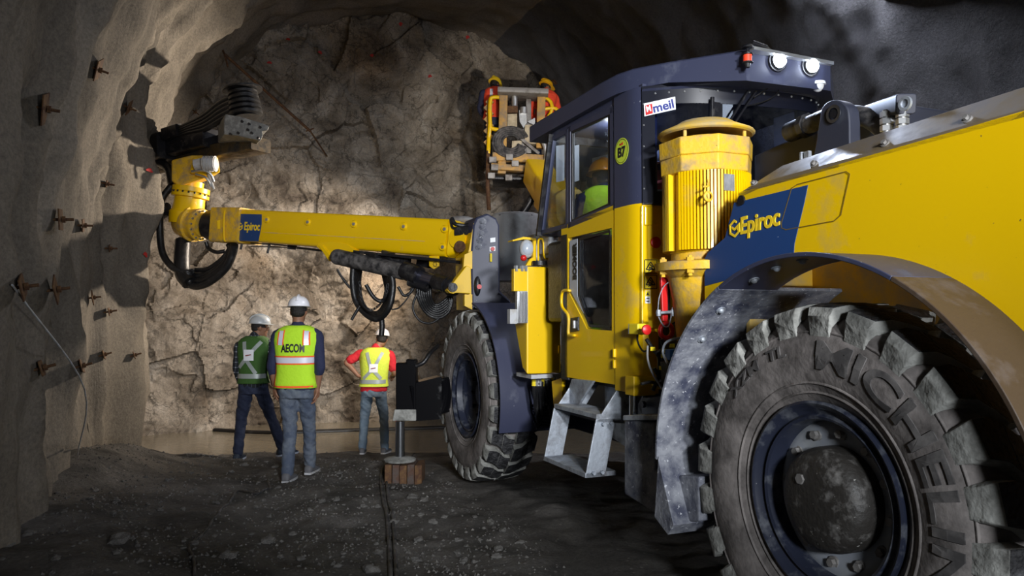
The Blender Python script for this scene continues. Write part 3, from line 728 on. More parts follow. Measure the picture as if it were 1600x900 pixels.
obj('window_seal', ribbon([SD(x, y, CW-0.002) for x, y in [(905, 374), (953, 361), (953, 511), (921, 509), (905, 464)]], 0.018, -WV, 0.002, True), BLACK, door, smooth=0)
sp([(890, 376), (902, 373), (902, 462), (912, 490), (890, 452)], CW-0.003, 0.003, mat('silver_vinyl', (0.42, 0.44, 0.48), 0.4), 'name_strip', door, label='silver strip with black name lettering')
a, b = SD(900.5, 437, CW-0.006), SD(900.5, 379, CW-0.006)
text('model_lettering', 'BOOMER', a, (b-a), UV, 0.075, INK, door, ext=0.001, off=0.004, width=(b-a).length)
mb = MB(); hs = [SD(x, y, CW-0.03) for x, y in [(889, 454), (879, 456), (878, 478), (888, 494), (888, 520), (891, 524), (897, 524)]]
mb.tube([SD(891, 455, CW)]+hs+[SD(899, 524, CW)], 0.011, 10)
obj('handrail', mb, YEL, door)
mb = MB(); mb.prism([SD(x, y, CW-0.012) for x, y in [(891, 497), (903, 495), (903, 517), (891, 519)]], WV*0.03)
hd = obj('latch_plate', mb, BLACKM, door, smooth=0, bevel=0.003)
mb = MB(); mb.box(SD(897, 507, CW-0.02), UV*0.012, WV*0.008, Z*0.028); obj('latch_lever', mb, ALU, door, smooth=0, bevel=0.003)
mb = MB()
for y in (545, 562): mb.cyl(SD(960, y, CW-0.01), SD(960, y+13, CW-0.01), 0.012, seg=10)
for y in (425, 432): pass
obj('hinge', mb, YEL, door)
# corner column and rear wall, yellow below, blue-grey above
plan = [(4.185, 2.445), (4.03, 2.445), (3.95, 2.455), (3.91, 2.48), (3.895, 2.53), (3.895, 2.58), (4.185, 2.58)]
mb = MB(); mb.prism([L(u, w, 1.075) for u, w in plan], Z*(2.235-1.075)); obj('corner_column', mb, YEL, RIG, smooth=30)
mb = MB(); mb.prism([L(u, w, 2.235) for u, w in plan], Z*0.72); obj('corner_pillar', mb, BLU, RIG, smooth=30)
mb = MB(); mb.prism([BK(x, y, 3.90) for x, y in [(1003, 321), (1200, 321), (1200, 440), (1062, 498), (1046, 508), (1010, 523), (1003, 523)]], UV*0.03)
rw_ = obj('rear_panel', mb, YEL, RIG, smooth=0, bevel=0.006)
mb = MB(); mb.prism([BK(x, y, 3.885) for x, y in [(1008, 322), (1030, 322), (1030, 352), (1008, 352)]], UV*0.015); mb.prism([BK(x, y, 3.885) for x, y in [(990, 588), (1024, 588), (1025, 618), (990, 619)]], UV*0.10)
obj('panel_fold', mb, YEL, rw_, smooth=0, bevel=0.006)
# door window frame, front quarter frame
fr = lambda pts, wd, w=CW, th=0.03: [SD(x, y, w) for x, y in pts]
def framebars(pts, wd, nrm, th, m, name, parent, close=True):
    mb = MB(); n = len(pts)
    for i in range(n if close else n-1):
        a, b = pts[i], pts[(i+1) % n]; d = (b-a).normalized(); s = nrm.cross(d).normalized()*wd/2; e = d*wd/2
        mb.prism([a-s-e, b-s+e, b+s+e, a+s-e], nrm*th)
    return obj(name, mb, m, parent, smooth=0, bevel=0.003)
framebars([SD(889, 202, CW), SD(955, 172, CW), SD(956, 324, CW), SD(889, 352, CW)], 0.045, WV, 0.035, BLU, 'door_window_frame', RIG)
framebars([SD(893, 206, CW+.005), SD(951, 179, CW+.005), SD(951, 320, CW+.005), SD(893, 346, CW+.005)], 0.025, WV, 0.02, BLACK, 'window_rubber', RIG)
mb = MB(); mb.vbox(4.10, 5.16, CW+0.005, CW+0.03, 2.875, 2.985); mb.vbox(3.9, 5.1, CW+0.03, FWD_, 2.94, 2.97); obj('window_header', mb, BLU, RIG, smooth=0)
sp([(889, 202), (956, 172), (956, 324), (889, 352)], CW+0.015, 0.006, GLASS, 'door_upper_window', RIG)
framebars([SD(863, 216, CW), SD(885, 205, CW), SD(885, 353, CW), SD(845, 363, CW)], 0.035, WV, 0.03, BLU, 'quarter_window_frame', RIG)
sp([(863, 216), (885, 205), (885, 353), (845, 363)], CW+0.012, 0.006, GLASS, 'quarter_window', RIG)
# windscreen across the front, far wall, floor
FWD = 3.72
t0, t1 = SD(863, 216, CW), SD(845, 363, CW)
mb = MB(); mb.prism([t0, t1, t1+WV*(FWD-CW), t0+WV*(FWD-CW)], UV*0.006); obj('windscreen', mb, GLASS, RIG, smooth=0)
framebars([t0, t1, t1+WV*(FWD-CW), t0+WV*(FWD-CW)], 0.06, UV, 0.03, BLACKM, 'windscreen_frame', RIG)
mb = MB(); mb.vbox(3.95, 4.9, FWD, FWD+0.03, 1.1, 2.23); mb.vbox(3.95, 4.15, FWD, FWD+0.03, 2.2, 2.95); mb.vbox(4.8, 4.87, FWD, FWD+0.03, 2.2, 2.95)
obj('far_side_wall', mb, BLU, RIG, smooth=0)
mb = MB(); mb.vbox(3.95, 5.0, CW+0.04, FWD, 1.08, 1.14); obj('cab_floor', mb, BLACKM, RIG, smooth=0)
mb = MB(); mb.vbox(4.88, 5.32, CW+0.05, FWD-0.02, 1.5, 2.12); obj('dashboard', mb, BLACK, RIG, smooth=0, bevel=0.03)
mb = MB(); mb.vbox(4.86, 4.98, CW+0.0, FWD, 1.08, 2.15); obj('cab_front_panel', mb, BLACKM, RIG, smooth=0, bevel=0.01)
# papers on the windscreen and display unit
mb = MB()
for (x0, x1) in ((869, 882), (894, 905)):
    nw = (t1-t0).cross(WV).normalized(); p = [PL(x, y, t0-UV*0.02, nw) for x, y in ((x0, 228), (x1, 226), (x1, 282), (x0, 285))]; mb.prism(p, UV*0.002)
obj('paper_sheets', mb, mat('printed_paper', (0.42, 0.45, 0.50), 0.8), RIG, smooth=0)
mb = MB(); mb.prism([SD(x, y-3, 3.12) for x, y in [(925, 250), (949, 244), (949, 255), (925, 262)]], WV*0.1)
obj('display_unit', mb, WHITE, RIG, smooth=0, bevel=0.004)
mb = MB()
mb.vbox(4.25, 4.75, 2.72, 3.16, 1.60, 1.72); mb.vbox(4.20, 4.30, 2.72, 3.16, 1.62, 2.30); mb.vbox(4.3, 4.6, 2.85, 3.05, 1.14, 1.6)
obj('operator_seat', mb, BLACK, RIG, smooth=0, bevel=0.04)
# roof
Zt = 3.085
pl = [(5.45, 2.41), (4.30, 2.41), (4.10, 2.42), (3.97, 2.46), (3.78, 2.59), (3.43, 2.88), (3.395, 3.48), (3.74, 3.86), (5.45, 3.86)]
cen = (4.5, 3.15)
def rr_(k, z, front=0.0): return [L(cen[0]+(u-cen[0])*k, cen[1]+(w-cen[1])*k, z + (0.0 if u < 5 else -0.02)) for u, w in pl]
def low(): return [L(u, w, 2.90 if u < 3.6 else (2.955-0.02*(u > 5))) for u, w in pl]
mb = MB(); mb.rings([low(), rr_(1.0, Zt-0.012), rr_(0.985, Zt), rr_(0.7, Zt+0.05), rr_(0.1, Zt+0.06)])
roof = obj('roof', mb, BLU, RIG, smooth=22)
# front visor peak
mb = MB(); mb.prism([BK(1178, 72, 3.37), BK(1178, 77, 3.37), BK(1303, 101, 3.37), BK(1303, 96, 3.37)], UV*0.06)
obj('roof_strip', mb, ALU, roof, smooth=0)
mb = MB(); a = BK(1175, 66, 3.38); b = BK(1198, 74, 3.38); mb.cyl(a, b, 0.012); mb.cyl(b, BK(1205, 80, 3.38), 0.008)
obj('strip_clamp', mb, BLACKM, roof)
# rear window, curved in plan
gp = [(3.90, 2.475), (3.80, 2.60), (3.70, 2.76), (3.63, 2.95), (3.60, 3.15), (3.585, 3.35), (3.60, 3.52), (3.66, 3.64), (3.80, 3.72)]
gp2 = []
PP = catmull([Vector((a, b, 0)) for a, b in gp], 4)
def ztop(i): return 2.93
nP = len(PP)
mb = MB(); mb.rings([[L(p.x, p.y, 2.235), L(p.x, p.y, 2.93)] for p in PP], False, False, False)
rg = obj('rear_window', mb, GLASSD, RIG, smooth=60)
mb = MB()
def strip(za, zb, i0, i1, off):
    mb.rings([[L(p.x-off, p.y-off*0.4, za(k/(nP-1)) if callable(za) else za), L(p.x-off, p.y-off*0.4, zb(k/(nP-1)) if callable(zb) else zb)] for k, p in enumerate(PP) if i0 <= k <= i1], False, False, False)
strip(lambda t: 2.84-0.02*math.sin(PI*t)+0.0, 2.95, 0, nP-1, 0.004)
strip(2.235, 2.30, 0, nP-1, 0.004)
strip(2.235, 2.93, 0, 2, 0.005); strip(2.235, 2.93, nP-4, nP-1, 0.005)
obj('window_border', mb, mat('black_ceramic', (0.006, 0.007, 0.014), 0.3), rg, smooth=60)
mb = MB()
for k in range(2, nP-2, 2):
    p = PP[k]; mb.ball(L(p.x-0.006, p.y, 2.90), 0.007, seg=8)
for z in (2.32, 2.45, 2.58, 2.71, 2.84): mb.ball(L(PP[0].x-0.012, PP[0].y+0.005, z), 0.006, seg=8)
obj('border_rivets', mb, ALU, rg)
mb = MB(); mb.rings([[L(p.x-0.02, p.y-0.006, 2.93), L(p.x, p.y, 2.915)] for p in PP], False, False, False)
obj('window_header', mb, BLU, rg, smooth=60)
# dark bulkhead below the window behind the motor
mb = MB(); mb.rings([[L(p.x+0.01, p.y, 2.235), L(p.x+0.01, p.y, 1.3)] for p in PP], False, False, False)
mb.b.free(); mb = MB(); mb.prism([L(p.x, p.y, 2.225) for p in PP]+[L(3.92, 3.72, 2.225)], Z*0.02)
obj('window_sill', mb, BLACK, RIG, smooth=0)
# maker's sticker on the rear window
p0 = L(3.84, 2.545, 2.7)-UV*0.02; tn = (L(3.80, 2.60, 0)-L(3.90, 2.475, 0)).normalized(); nn_ = Z.cross(tn)
if nn_.dot(CAM-p0) < 0: nn_ = -nn_
q = [PL(x, y, p0, nn_) for x, y in [(1006, 162), (1055, 151), (1056, 171), (1007, 182)]]
mb = MB(); mb.prism(q, nn_*0.002); st = obj('window_sticker', mb, WHITE, RIG, smooth=0, label='white sticker with red square and navy lettering')
q = [PL(x, y, p0+nn_*0.003, nn_) for x, y in [(1008, 165), (1019, 162), (1020, 177), (1009, 180)]]
mb = MB(); mb.prism(q, nn_*0.001); obj('sticker_square', mb, RED, st, smooth=0)
a, b = PL(1010.5, 175, p0+nn_*0.005, nn_), PL(1017.5, 173, p0+nn_*0.005, nn_); X_ = (b-a)
text('sticker_letter', 'M', a, X_, X_.cross(nn_)*-1 if X_.cross(nn_).z < 0 else X_.cross(nn_), 0.05, WHITE, st, ext=0.001, off=0.002, width=X_.length)
a, b = PL(1021, 176, p0+nn_*0.003, nn_), PL(1053, 168, p0+nn_*0.003, nn_); X_ = (b-a)
Y_ = X_.cross(nn_); Y_ = -Y_ if Y_.z < 0 else Y_
text('sticker_word', 'meil', a, X_, Y_, 0.075, mat('navy_ink', (0.02, 0.03, 0.22), 0.5), st, ext=0.001, off=0.002, width=X_.length)
# round number sticker on the pillar
c = SD(971.5, 236, 2.443)
mb = MB()
def disc(c, r, n, th, X=UV, Yv=Z, seg=40, sx=1.0):
    mb.prism([c + X*(r*sx*math.cos(2*PI*k/seg)) + Yv*(r*math.sin(2*PI*k/seg)) for k in range(seg)], n*th)
disc(c, 0.083, -WV, 0.002, sx=0.98); ns = obj('number_sticker', mb, LIME, RIG, smooth=0, label='round lime sticker reading B7')
mb = MB(); mb.lathe(c, -WV, [(0.002, 0.072), (0.003, 0.074), (0.002, 0.076)], 40); obj('sticker_ring', mb, INK, ns)
text('sticker_number', 'B7', c-WV*0.003-Z*0.035+UV*0.0, -UV, Z, 0.085, INK, ns, ext=0.001, off=0.003, align='CENTER')
text('sticker_word', 'meil', c-WV*0.003+Z*0.038, -UV, Z, 0.022, RED, ns, ext=0.001, off=0.001, align='CENTER')
# wipers
mb = MB()
for (x0, y0, x1, y1) in ((1170, 141, 1136, 196), (1181, 143, 1144, 198)):
    a, b = BK(x0, y0, 3.575), BK(x1, y1, 3.565); mb.beam(a, b, 0.012, 0.016, 0.003)
wp = obj('wiper', mb, BLACKM, rg, smooth=0)
mb = MB(); mb.tube([BK(1178, 152, 3.56), BK(1210, 133, 3.555), BK(1215, 145, 3.555), BK(1195, 158, 3.56), BK(1165, 166, 3.565)], 0.004, 6)
obj('washer_hose', mb, BLACK, rg)
mb = MB(); mb.beam(BK(1113, 152, 3.64), BK(1113, 194, 3.64), 0.02, 0.02, 0.003); mb.box(BK(1122, 176, 3.66), WV*0.06, UV*0.01, Z*0.06)
obj('mirror_stay', mb, BLACKM, rg, smooth=0)
# added point light that brightens the cab interior, no fitting modelled
dl = bpy.data.lights.new('cab_fill_point', 'POINT'); do = bpy.data.objects.new('cab_fill_point', dl); COL.objects.link(do); dl.energy = 9; dl.color = (0.9, 0.95, 1.0); dl.shadow_soft_size = 0.08; do.location = L(4.7, 2.75, 2.86)
# roof floodlights
FL_P = [BK(1215, 96, 3.405), BK(1266, 104, 3.40)]
nf_ = (L(3.43, 2.88, 0)-L(3.395, 3.48, 0)).cross(Z).normalized()
nf_ = nf_ if nf_.dot(UV) < 0 else -nf_
for i, p in enumerate(FL_P):
    mb = MB(); mb.lathe(p, nf_, [(-0.02, 0.060), (0.004, 0.060), (0.004, 0.054), (-0.004, 0.046), (0.012, 0.040), (0.012, 0.0)], 32)
    lm = obj('floodlight', mb, BLACKM, roof)
    mb = MB(); mb.lathe(p, nf_, [(0.014, 0.041), (0.030, 0.038), (0.040, 0.026), (0.044, 0.0)], 32)
    obj('lens', mb, LAMPON, lm)
    spot('floodlight_beam', p+nf_*0.07, L(1.3, 3.8+0.9*i, 2.6), 190, (0.62, 0.74, 1.0), 150, 0.9, 0.04)
mb = MB(); p = BK(1278, 133, 3.42); mb.cyl(p+Z*0.018, p, 0.042, 0.046); dm = obj('camera_base', mb, WHITE, roof)
mb = MB(); mb.ball(p, 0.034, 0.034, 0.042, 24, lo=-PI/2, hi=0); obj('camera_dome', mb, WHITE, dm)
mb = MB(); p = BK(1168, 92, 3.37); s_ = 0.0037
for (y, r) in (): pass
mb.lathe(p, Z, [(-0.05, 0.004), (-0.05, 0.012), (-0.028, 0.018), (-0.024, 0.031), (-0.018, 0.031)], 24)
mb.lathe(p, Z, [(0.022, 0.031), (0.030, 0.031), (0.034, 0.014), (0.058, 0.010), (0.062, 0.030), (0.070, 0.034), (0.078, 0.026), (0.084, 0.0)], 24)
bk = obj('beacon_body', mb, BLACKM, roof)
mb = MB(); mb.lathe(p, Z, [(-0.018, 0.0), (-0.018, 0.024), (0.022, 0.024), (0.022, 0.0)], 24); obj('beacon_lens', mb, BEACON, bk)

# --- things on the cab's rear panel
def tri_sign(x0, y0, x1, y1, parent):
    q = [BK(x0, y0, 3.897), BK(x1, y0, 3.897), BK(x1, y1, 3.897), BK(x0, y1, 3.897)]
    mb = MB(); mb.prism(q, -UV*0.002); s = obj('warning_sticker', mb, STICKY, parent, smooth=0)
    obj('sticker_edge', ribbon([p-UV*0.002 for p in q], 0.005, -UV, 0.001, True), INK, s, smooth=0)
    cx = (x0+x1)/2; t = [BK(cx, y0+3, 3.894), BK(x1-2.5, y1-6, 3.894), BK(x0+2.5, y1-6, 3.894)]
    obj('triangle', ribbon(t, 0.007, -UV, 0.001, True), INK, s, smooth=0)
    mb = MB(); c = BK(cx, (y0+y1)/2+2, 3.894)
    mb.box(c, WV*0.012, Z*0.005, UV*0.001); mb.box(c-Z*0.012, (WV+Z*0.5).normalized()*0.018, Z*0.003, UV*0.001); mb.box(c+Z*0.012+WV*0.006, (WV-Z*0.8).normalized()*0.012, Z*0.004, UV*0.001)
    obj('pictogram', mb, INK, s, smooth=0)
tri_sign(1007, 406, 1026, 427, rw_); tri_sign(1007, 430, 1026, 451, rw_)
mb = MB(); mb.prism([BK(x, y, 3.897) for x, y in [(1008, 454), (1016, 454), (1016, 474), (1008, 474)]], -UV*0.002); s_ = obj('warning_sticker', mb, WHITE, rw_, smooth=0)
mb = MB(); mb.prism([BK(x, y, 3.894) for x, y in [(1008.5, 454.5), (1015.5, 454.5), (1015.5, 463), (1008.5, 463)]], -UV*0.001); obj('sticker_panel', mb, STICKY, s_, smooth=0)
mb = MB()
mb.prism([BK(x, y, 3.892) for x, y in [(1012, 456), (1014.5, 461.5), (1009.5, 461.5)]], -UV*0.001)
for yy in (465.5, 470): mb.prism([BK(x, y, 3.894) for x, y in [(1010, yy), (1014.5, yy), (1014.5, yy+1.6), (1010, yy+1.6)]], -UV*0.001)
obj('pictogram', mb, INK, s_, smooth=0)
mb = MB(); p = BK(1024, 379, 3.89); mb.lathe(p, -UV, [(0, 0.035), (0.01, 0.035), (0.014, 0.028), (0.016, 0.0)], 24); obj('red_reflector', mb, RED, rw_)
mb = MB(); p = SD(996, 514, 2.40); mb.box(p, UV*0.05, WV*0.03, Z*0.032); es = obj('emergency_stop_box', mb, STICKY, RIG, smooth=0, bevel=0.006)
mb = MB(); a = SD(1003, 515, 2.36)-UV*0.02; mb.cyl(a, a-UV*0.02, 0.014); mb.lathe(a-UV*0.02, -UV, [(0, 0.02), (0.002, 0.029), (0.014, 0.029), (0.02, 0.02), (0.022, 0)], 20); obj('stop_button', mb, RED, es)
mb = MB(); mb.box(p+UV*0.052, UV*0.004, WV*0.028, Z*0.03); obj('box_end', mb, LGREY, es, smooth=0)
mb = MB(); mb.tube([p-Z*0.03, p-Z*0.07, p-Z*0.11-UV*0.03, p-Z*0.13-UV*0.07, p-Z*0.12-UV*0.12], 0.006, 8); obj('cable', mb, BLACK, es)
# red lever with ring
h = lambda x, y, u=3.66: BK(x, y, u)
mb = MB(); mb.prism([h(1033, 432), h(1043, 432), h(1044, 502), h(1036, 502)], UV*0.02)
lv = obj('towing_hook', mb, RED, RIG, smooth=0, bevel=0.003)
mb = MB(); c = h(1041, 517)
R0, r0 = 0.041, 0.014
mb.rings([[c + (WV*math.cos(a)+Z*math.sin(a))*(R0+r0*math.cos(b)) + UV*(r0*math.sin(b)) for b in [2*PI*k/12 for k in range(12)]] for a in [2*PI*j/32 for j in range(33)]], True, False, False)
obj('ring', mb, RED, lv)
mb = MB(); mb.cyl(h(1026, 489, 3.62), h(1056, 487, 3.62), 0.009); mb.cyl(h(1029, 484, 3.62), h(1029, 494, 3.62), 0.013); mb.cyl(h(1051, 484, 3.62), h(1051, 494, 3.62), 0.013)
mb.tube([h(1029, 495, 3.62), h(1034, 505, 3.62), h(1040, 511, 3.62), h(1046, 506, 3.62), h(1051, 480, 3.62)], 0.004, 6)
mb.tube([h(1028, 485, 3.61), h(1030, 465, 3.6), h(1037, 448, 3.6), h(1046, 440, 3.62)], 0.003, 6)
obj('shackle', mb, STEEL, lv)
mb = MB(); mb.prism([h(1043, 433, 3.67), h(1047, 436, 3.67), h(1048, 500, 3.67), h(1044, 500, 3.67)], UV*0.02); obj('hook_bar', mb, BLACKM, lv, smooth=0)
# valves and hoses between cab and mudguard
mb = MB(); mb.prism([h(1047, 546, 3.45), h(1077, 545, 3.45), h(1080, 561, 3.45), h(1047, 563, 3.45)], UV*0.05); mb.cyl(h(1078, 556, 3.44), h(1084, 556, 3.44), 0.018)
obj('valve_block', mb, BLUEV, RIG, smooth=0, bevel=0.004)
mb = MB(); mb.prism([h(1044, 566, 3.47), h(1078, 563, 3.47), h(1078, 610, 3.47), h(1062, 622, 3.47), h(1046, 600, 3.47)], UV*0.08)
vb = obj('valve_plate', mb, BLACKM, RIG, smooth=0, bevel=0.004)
mb = MB()
for x in (1049, 1056, 1062):
    for y in (568, 576): mb.cyl(h(x, y, 3.465), h(x, y, 3.45), 0.012, seg=6)
obj('plate_bolts', mb, STEEL, vb)
mb = MB(); mb.vbox(3.62, 3.9, 2.62, 3.1, 1.05, 1.5); mb.vbox(3.45, 3.9, 2.75, 3.2, 0.6, 1.1); obj('pump_housing', mb, BLACKM, RIG, smooth=0, bevel=0.02)
random.seed(3)
for k, (pts, r, mm_) in enumerate([
    ([(1012, 540), (1012, 560), (1018, 580), (1030, 600), (1040, 612), (1058, 618)], 0.006, ALU),
    ([(1010, 530), (1020, 545), (1030, 560), (1028, 590), (1020, 610)], 0.012, BLACK),
    ([(1034, 530), (1037, 545), (1036, 560), (1040, 580), (1045, 598)], 0.012, BLACK),
    ([(1044, 535), (1052, 540), (1060, 536), (1072, 520), (1080, 500)], 0.013, BLACK),
    ([(1022, 575), (1030, 588), (1042, 592), (1060, 590)], 0.011, BLACK),
    ([(1020, 600), (1034, 606), (1050, 604), (1062, 600)], 0.010, YEL_OLD),
    ([(1024, 552), (1033, 548), (1042, 556), (1050, 570)], 0.010, BLACK),
    ([(1002, 600), (1018, 597), (1034, 605), (1040, 620), (1034, 638), (1030, 648)], 0.009, BLACK)]):
    mb = MB(); mb.tube([h(x, y, 3.56+0.03*(k % 3)) for x, y in pts], r, 8); obj('hydraulic_hose', mb, mm_, RIG)
mb = MB()
for x, y in ((1037, 548), (1037, 556), (1034, 575), (1020, 545), (1050, 540)): mb.cyl(h(x, y-3, 3.55), h(x, y+3, 3.55), 0.016, seg=6)
obj('hose_fittings', mb, STICKY, RIG)
mb = MB(); mb.tube([L(3.30, 2.24, 1.30), L(3.37, 2.26, 1.36), L(3.32, 2.27, 1.42), L(3.20, 2.4, 1.45)], 0.007, 8); obj('brake_line', mb, STEEL, RIG)

# --- rear jack and its steel box beside the step
jb = lambda x, y, w=2.33: SD(x, y, w)
mb = MB(); mb.prism([jb(975, 656), jb(1022, 660), jb(1024, 735), jb(1046, 742), jb(1046, 816), jb(975, 772)], WV*0.35)
bx = obj('jack_housing', mb, BLU_DUST, RIG, smooth=0, bevel=0.012)
mb = MB(); mb.prism([jb(1047, 742, 2.30), jb(1092, 745, 2.30), jb(1092, 815, 2.30), jb(1047, 816, 2.30)], WV*0.30); obj('housing_foot', mb, BLU_DUST, bx, smooth=0, bevel=0.008)
mb = MB(); mb.prism([jb(973, 649, 2.30), jb(1052, 647, 2.30), jb(1052, 656, 2.30), jb(973, 657, 2.30)], WV*0.42); obj('housing_lid', mb, STEEL, bx, smooth=0, bevel=0.006)
mb = MB(); mb.cyl(jb(990, 618, 2.42), jb(990, 650, 2.42), 0.026); obj('jack_rod', mb, CHROME, bx)
mb = MB(); a = jb(1036, 665, 2.42); b_ = jb(1036, 725, 2.42); mb.cyl(a, b_, 0.045); mb.cyl(jb(1040, 745, 2.38), jb(1040, 740, 2.38), 0.055); obj('inner_tube', mb, BLU_DUST, bx)
mb = MB(); mb.prism([jb(1003, 622, 2.5), jb(1050, 618, 2.5), jb(1050, 650, 2.5), jb(1003, 650, 2.5)], WV*0.03); p = jb(1007, 632, 2.49); mb.cyl(p, p-WV*0.02, 0.02); obj('frame_plate', mb, BLU, RIG, smooth=0)

# --- folding steps
sp_ = lambda pts, w, th: (lambda mb: (mb.prism([SD(x, y, w) for x, y in pts], WV*th), mb)[1])(MB())
lad = obj('step_side', sp_([(893, 592), (927, 595), (904, 632), (882, 629)], 2.42, 0.02), STEEL, RIG, smooth=0, bevel=0.003)
def qbox(name, pts, m, parent, th=0.012):
    n = (pts[1]-pts[0]).cross(pts[-1]-pts[0]).normalized(); mb = MB(); mb.prism(pts, n*th); return obj(name, mb, m, parent, smooth=0, bevel=0.003)
U1, U2 = 4.78, 4.17
za, zb, zc = 1.09, 0.90, 0.54
wa, wb, wc = 2.46, 2.30, 2.22
for uu in (U1, U2):
    qbox('step_bracket', [L(uu, wa, za), L(uu, wa+0.22, za), L(uu, wb+0.22, zb-0.04), L(uu, wb, zb-0.02)], STEEL, lad)
    qbox('step_hanger', [L(uu, wb, zb), L(uu, wb+0.14, zb), L(uu, wc+0.14, zc), L(uu, wc, zc)], STEEL, lad)
qbox('step_tread', [L(U1, wb, zb), L(U2, wb, zb), L(U2, wb+0.20, zb), L(U1, wb+0.20, zb)], STEEL, lad, 0.03)
qbox('step_tread', [L(U1, wc, zc), L(U2, wc, zc), L(U2, wc+0.22, zc), L(U1, wc+0.22, zc)], STEEL, lad, 0.03)
mb = MB()
for k in range(14):
    u = U2+0.04+(U1-U2-0.08)*k/13; mb.box(L(u, wc+0.11, zc+0.018 if False else zc-0.0)+Z*0.004, (UV*0.5+WV).normalized()*0.07, UV*0.006, Z*0.006)
obj('tread_grip', mb, STEEL, lad, smooth=0)
mb = MB(); 
for (w, z) in ((wb+0.04, zb-0.03), (wb+0.10, zb-0.03), (wc+0.05, zc+0.03), (wc+0.11, zc+0.03)):
    mb.cyl(L(U2-0.012, w, z), L(U2-0.03, w, z), 0.012, seg=6)
obj('step_bolts', mb, STEEL, lad)
mb = MB(); mb.prism([L(4.7, 2.66, 1.08), L(4.2, 2.66, 1.08), L(4.2, 2.66, 0.62), L(4.7, 2.66, 0.72)], WV*0.02); obj('step_back_plate', mb, STEEL, lad, smooth=0)

# --- electrical box ahead of the cab with lamps
eb = lambda x, y, u=5.42: BK(x, y, u)
mb = MB(); mb.prism([SD(x, y, 2.375) for x, y in [(823, 416), (804, 424), (804, 506), (816, 575), (823, 585)]], WV*0.30)
ebx = obj('electrical_box', mb, YEL, RIG, smooth=0, bevel=0.012)
mb = MB()
for y in (424, 540): mb.cyl(eb(874, y, 5.40), eb(874, y+12, 5.40), 0.011, seg=10)
obj('hinge', mb, YEL, ebx)
mb = MB(); mb.prism([eb(830, 586), eb(875, 584), eb(875, 590), eb(830, 592)], UV*0.3); obj('gland_plate', mb, LGREY, ebx, smooth=0)
wl = eb(814, 480, 5.36)
mb = MB(); mb.prism([eb(808, 455, 5.36), eb(824, 455, 5.36), eb(824, 505, 5.36), eb(808, 505, 5.36)], UV*0.04)
for k in range(6): mb.box(eb(811+k*2.3, 480, 5.35), WV*0.003, UV*0.02, Z*0.12)
wk = obj('work_lamp', mb, ALU, ebx, smooth=0)
mb = MB(); mb.prism([eb(797, 483, 5.33), eb(808, 483, 5.33), eb(808, 506, 5.33), eb(797, 506, 5.33)], UV*0.06); obj('lamp_bracket', mb, LGREY, wk, smooth=0, bevel=0.003)
mb = MB(); mb.prism([eb(803, 420, 5.36), eb(824, 420, 5.36), eb(824, 455, 5.36), eb(803, 455, 5.36)], UV*0.05); obj('lamp_mount', mb, YEL, ebx, smooth=0, bevel=0.003)
mb = MB(); 
for x in (806, 815, 821): mb.cyl(eb(x, 415, 5.37), eb(x, 424, 5.37), 0.018, seg=6)
obj('cable_glands', mb, ALU, ebx)
# round headlamp and red lamp on a folded yellow bracket
mb = MB(); p = eb(823, 389, 5.55)
mb.ball(p, 0.062, 0.05, 0.075, 24, X=WV, Y=UV); hl = obj('round_lamp', mb, LGREY, RIG)
mb = MB(); mb.ball(p-UV*0.012, 0.055, 0.045, 0.062, 24, X=WV, Y=UV); obj('lamp_glass', mb, mat('frosted_lens', (0.42, 0.46, 0.52), 0.25), hl)
mb = MB(); mb.ball(eb(818, 403, 5.5), 0.026, seg=16); obj('red_lamp', mb, RED, RIG)
mb = MB(); mb.prism([eb(801, 375, 5.5), eb(818, 370, 5.6), eb(838, 372, 5.5), eb(836, 375, 5.5), eb(818, 374, 5.6), eb(801, 377, 5.5)], UV*0.10)
mb.prism([eb(834, 374, 5.5), eb(838, 374, 5.5), eb(838, 415, 5.5), eb(822, 415, 5.5), eb(828, 405, 5.5), eb(833, 402, 5.5)], UV*0.03)
for (x0, x1) in ((841, 849),):
    mb.tube([eb(841, 410, 5.45), eb(841, 378, 5.45), eb(845, 373, 5.45), eb(849, 378, 5.45), eb(851, 402, 5.45), eb(862, 405, 5.45)], 0.008, 8)
obj('lamp_guard', mb, YEL, RIG, smooth=30)
mb = MB(); mb.prism([eb(834, 366, 5.6), eb(862, 358, 5.6), eb(862, 402, 5.6), eb(840, 408, 5.6), eb(834, 390, 5.6)], UV*0.2)
wb_ = obj('washer_tank', mb, LGREY, RIG, smooth=0, bevel=0.02)
mb = MB(); mb.prism([eb(858, 362, 5.35), eb(873, 362, 5.35), eb(873, 396, 5.35), eb(858, 396, 5.35)], UV*0.2); obj('control_case', mb, LGREY, RIG, smooth=0, bevel=0.02)
mb = MB(); mb.cyl(eb(868, 363, 5.4), eb(868, 356, 5.4), 0.045); mb.cyl(eb(843, 415, 5.45), eb(843, 408, 5.45), 0.06); obj('rubber_mounts', mb, BLACK, RIG)
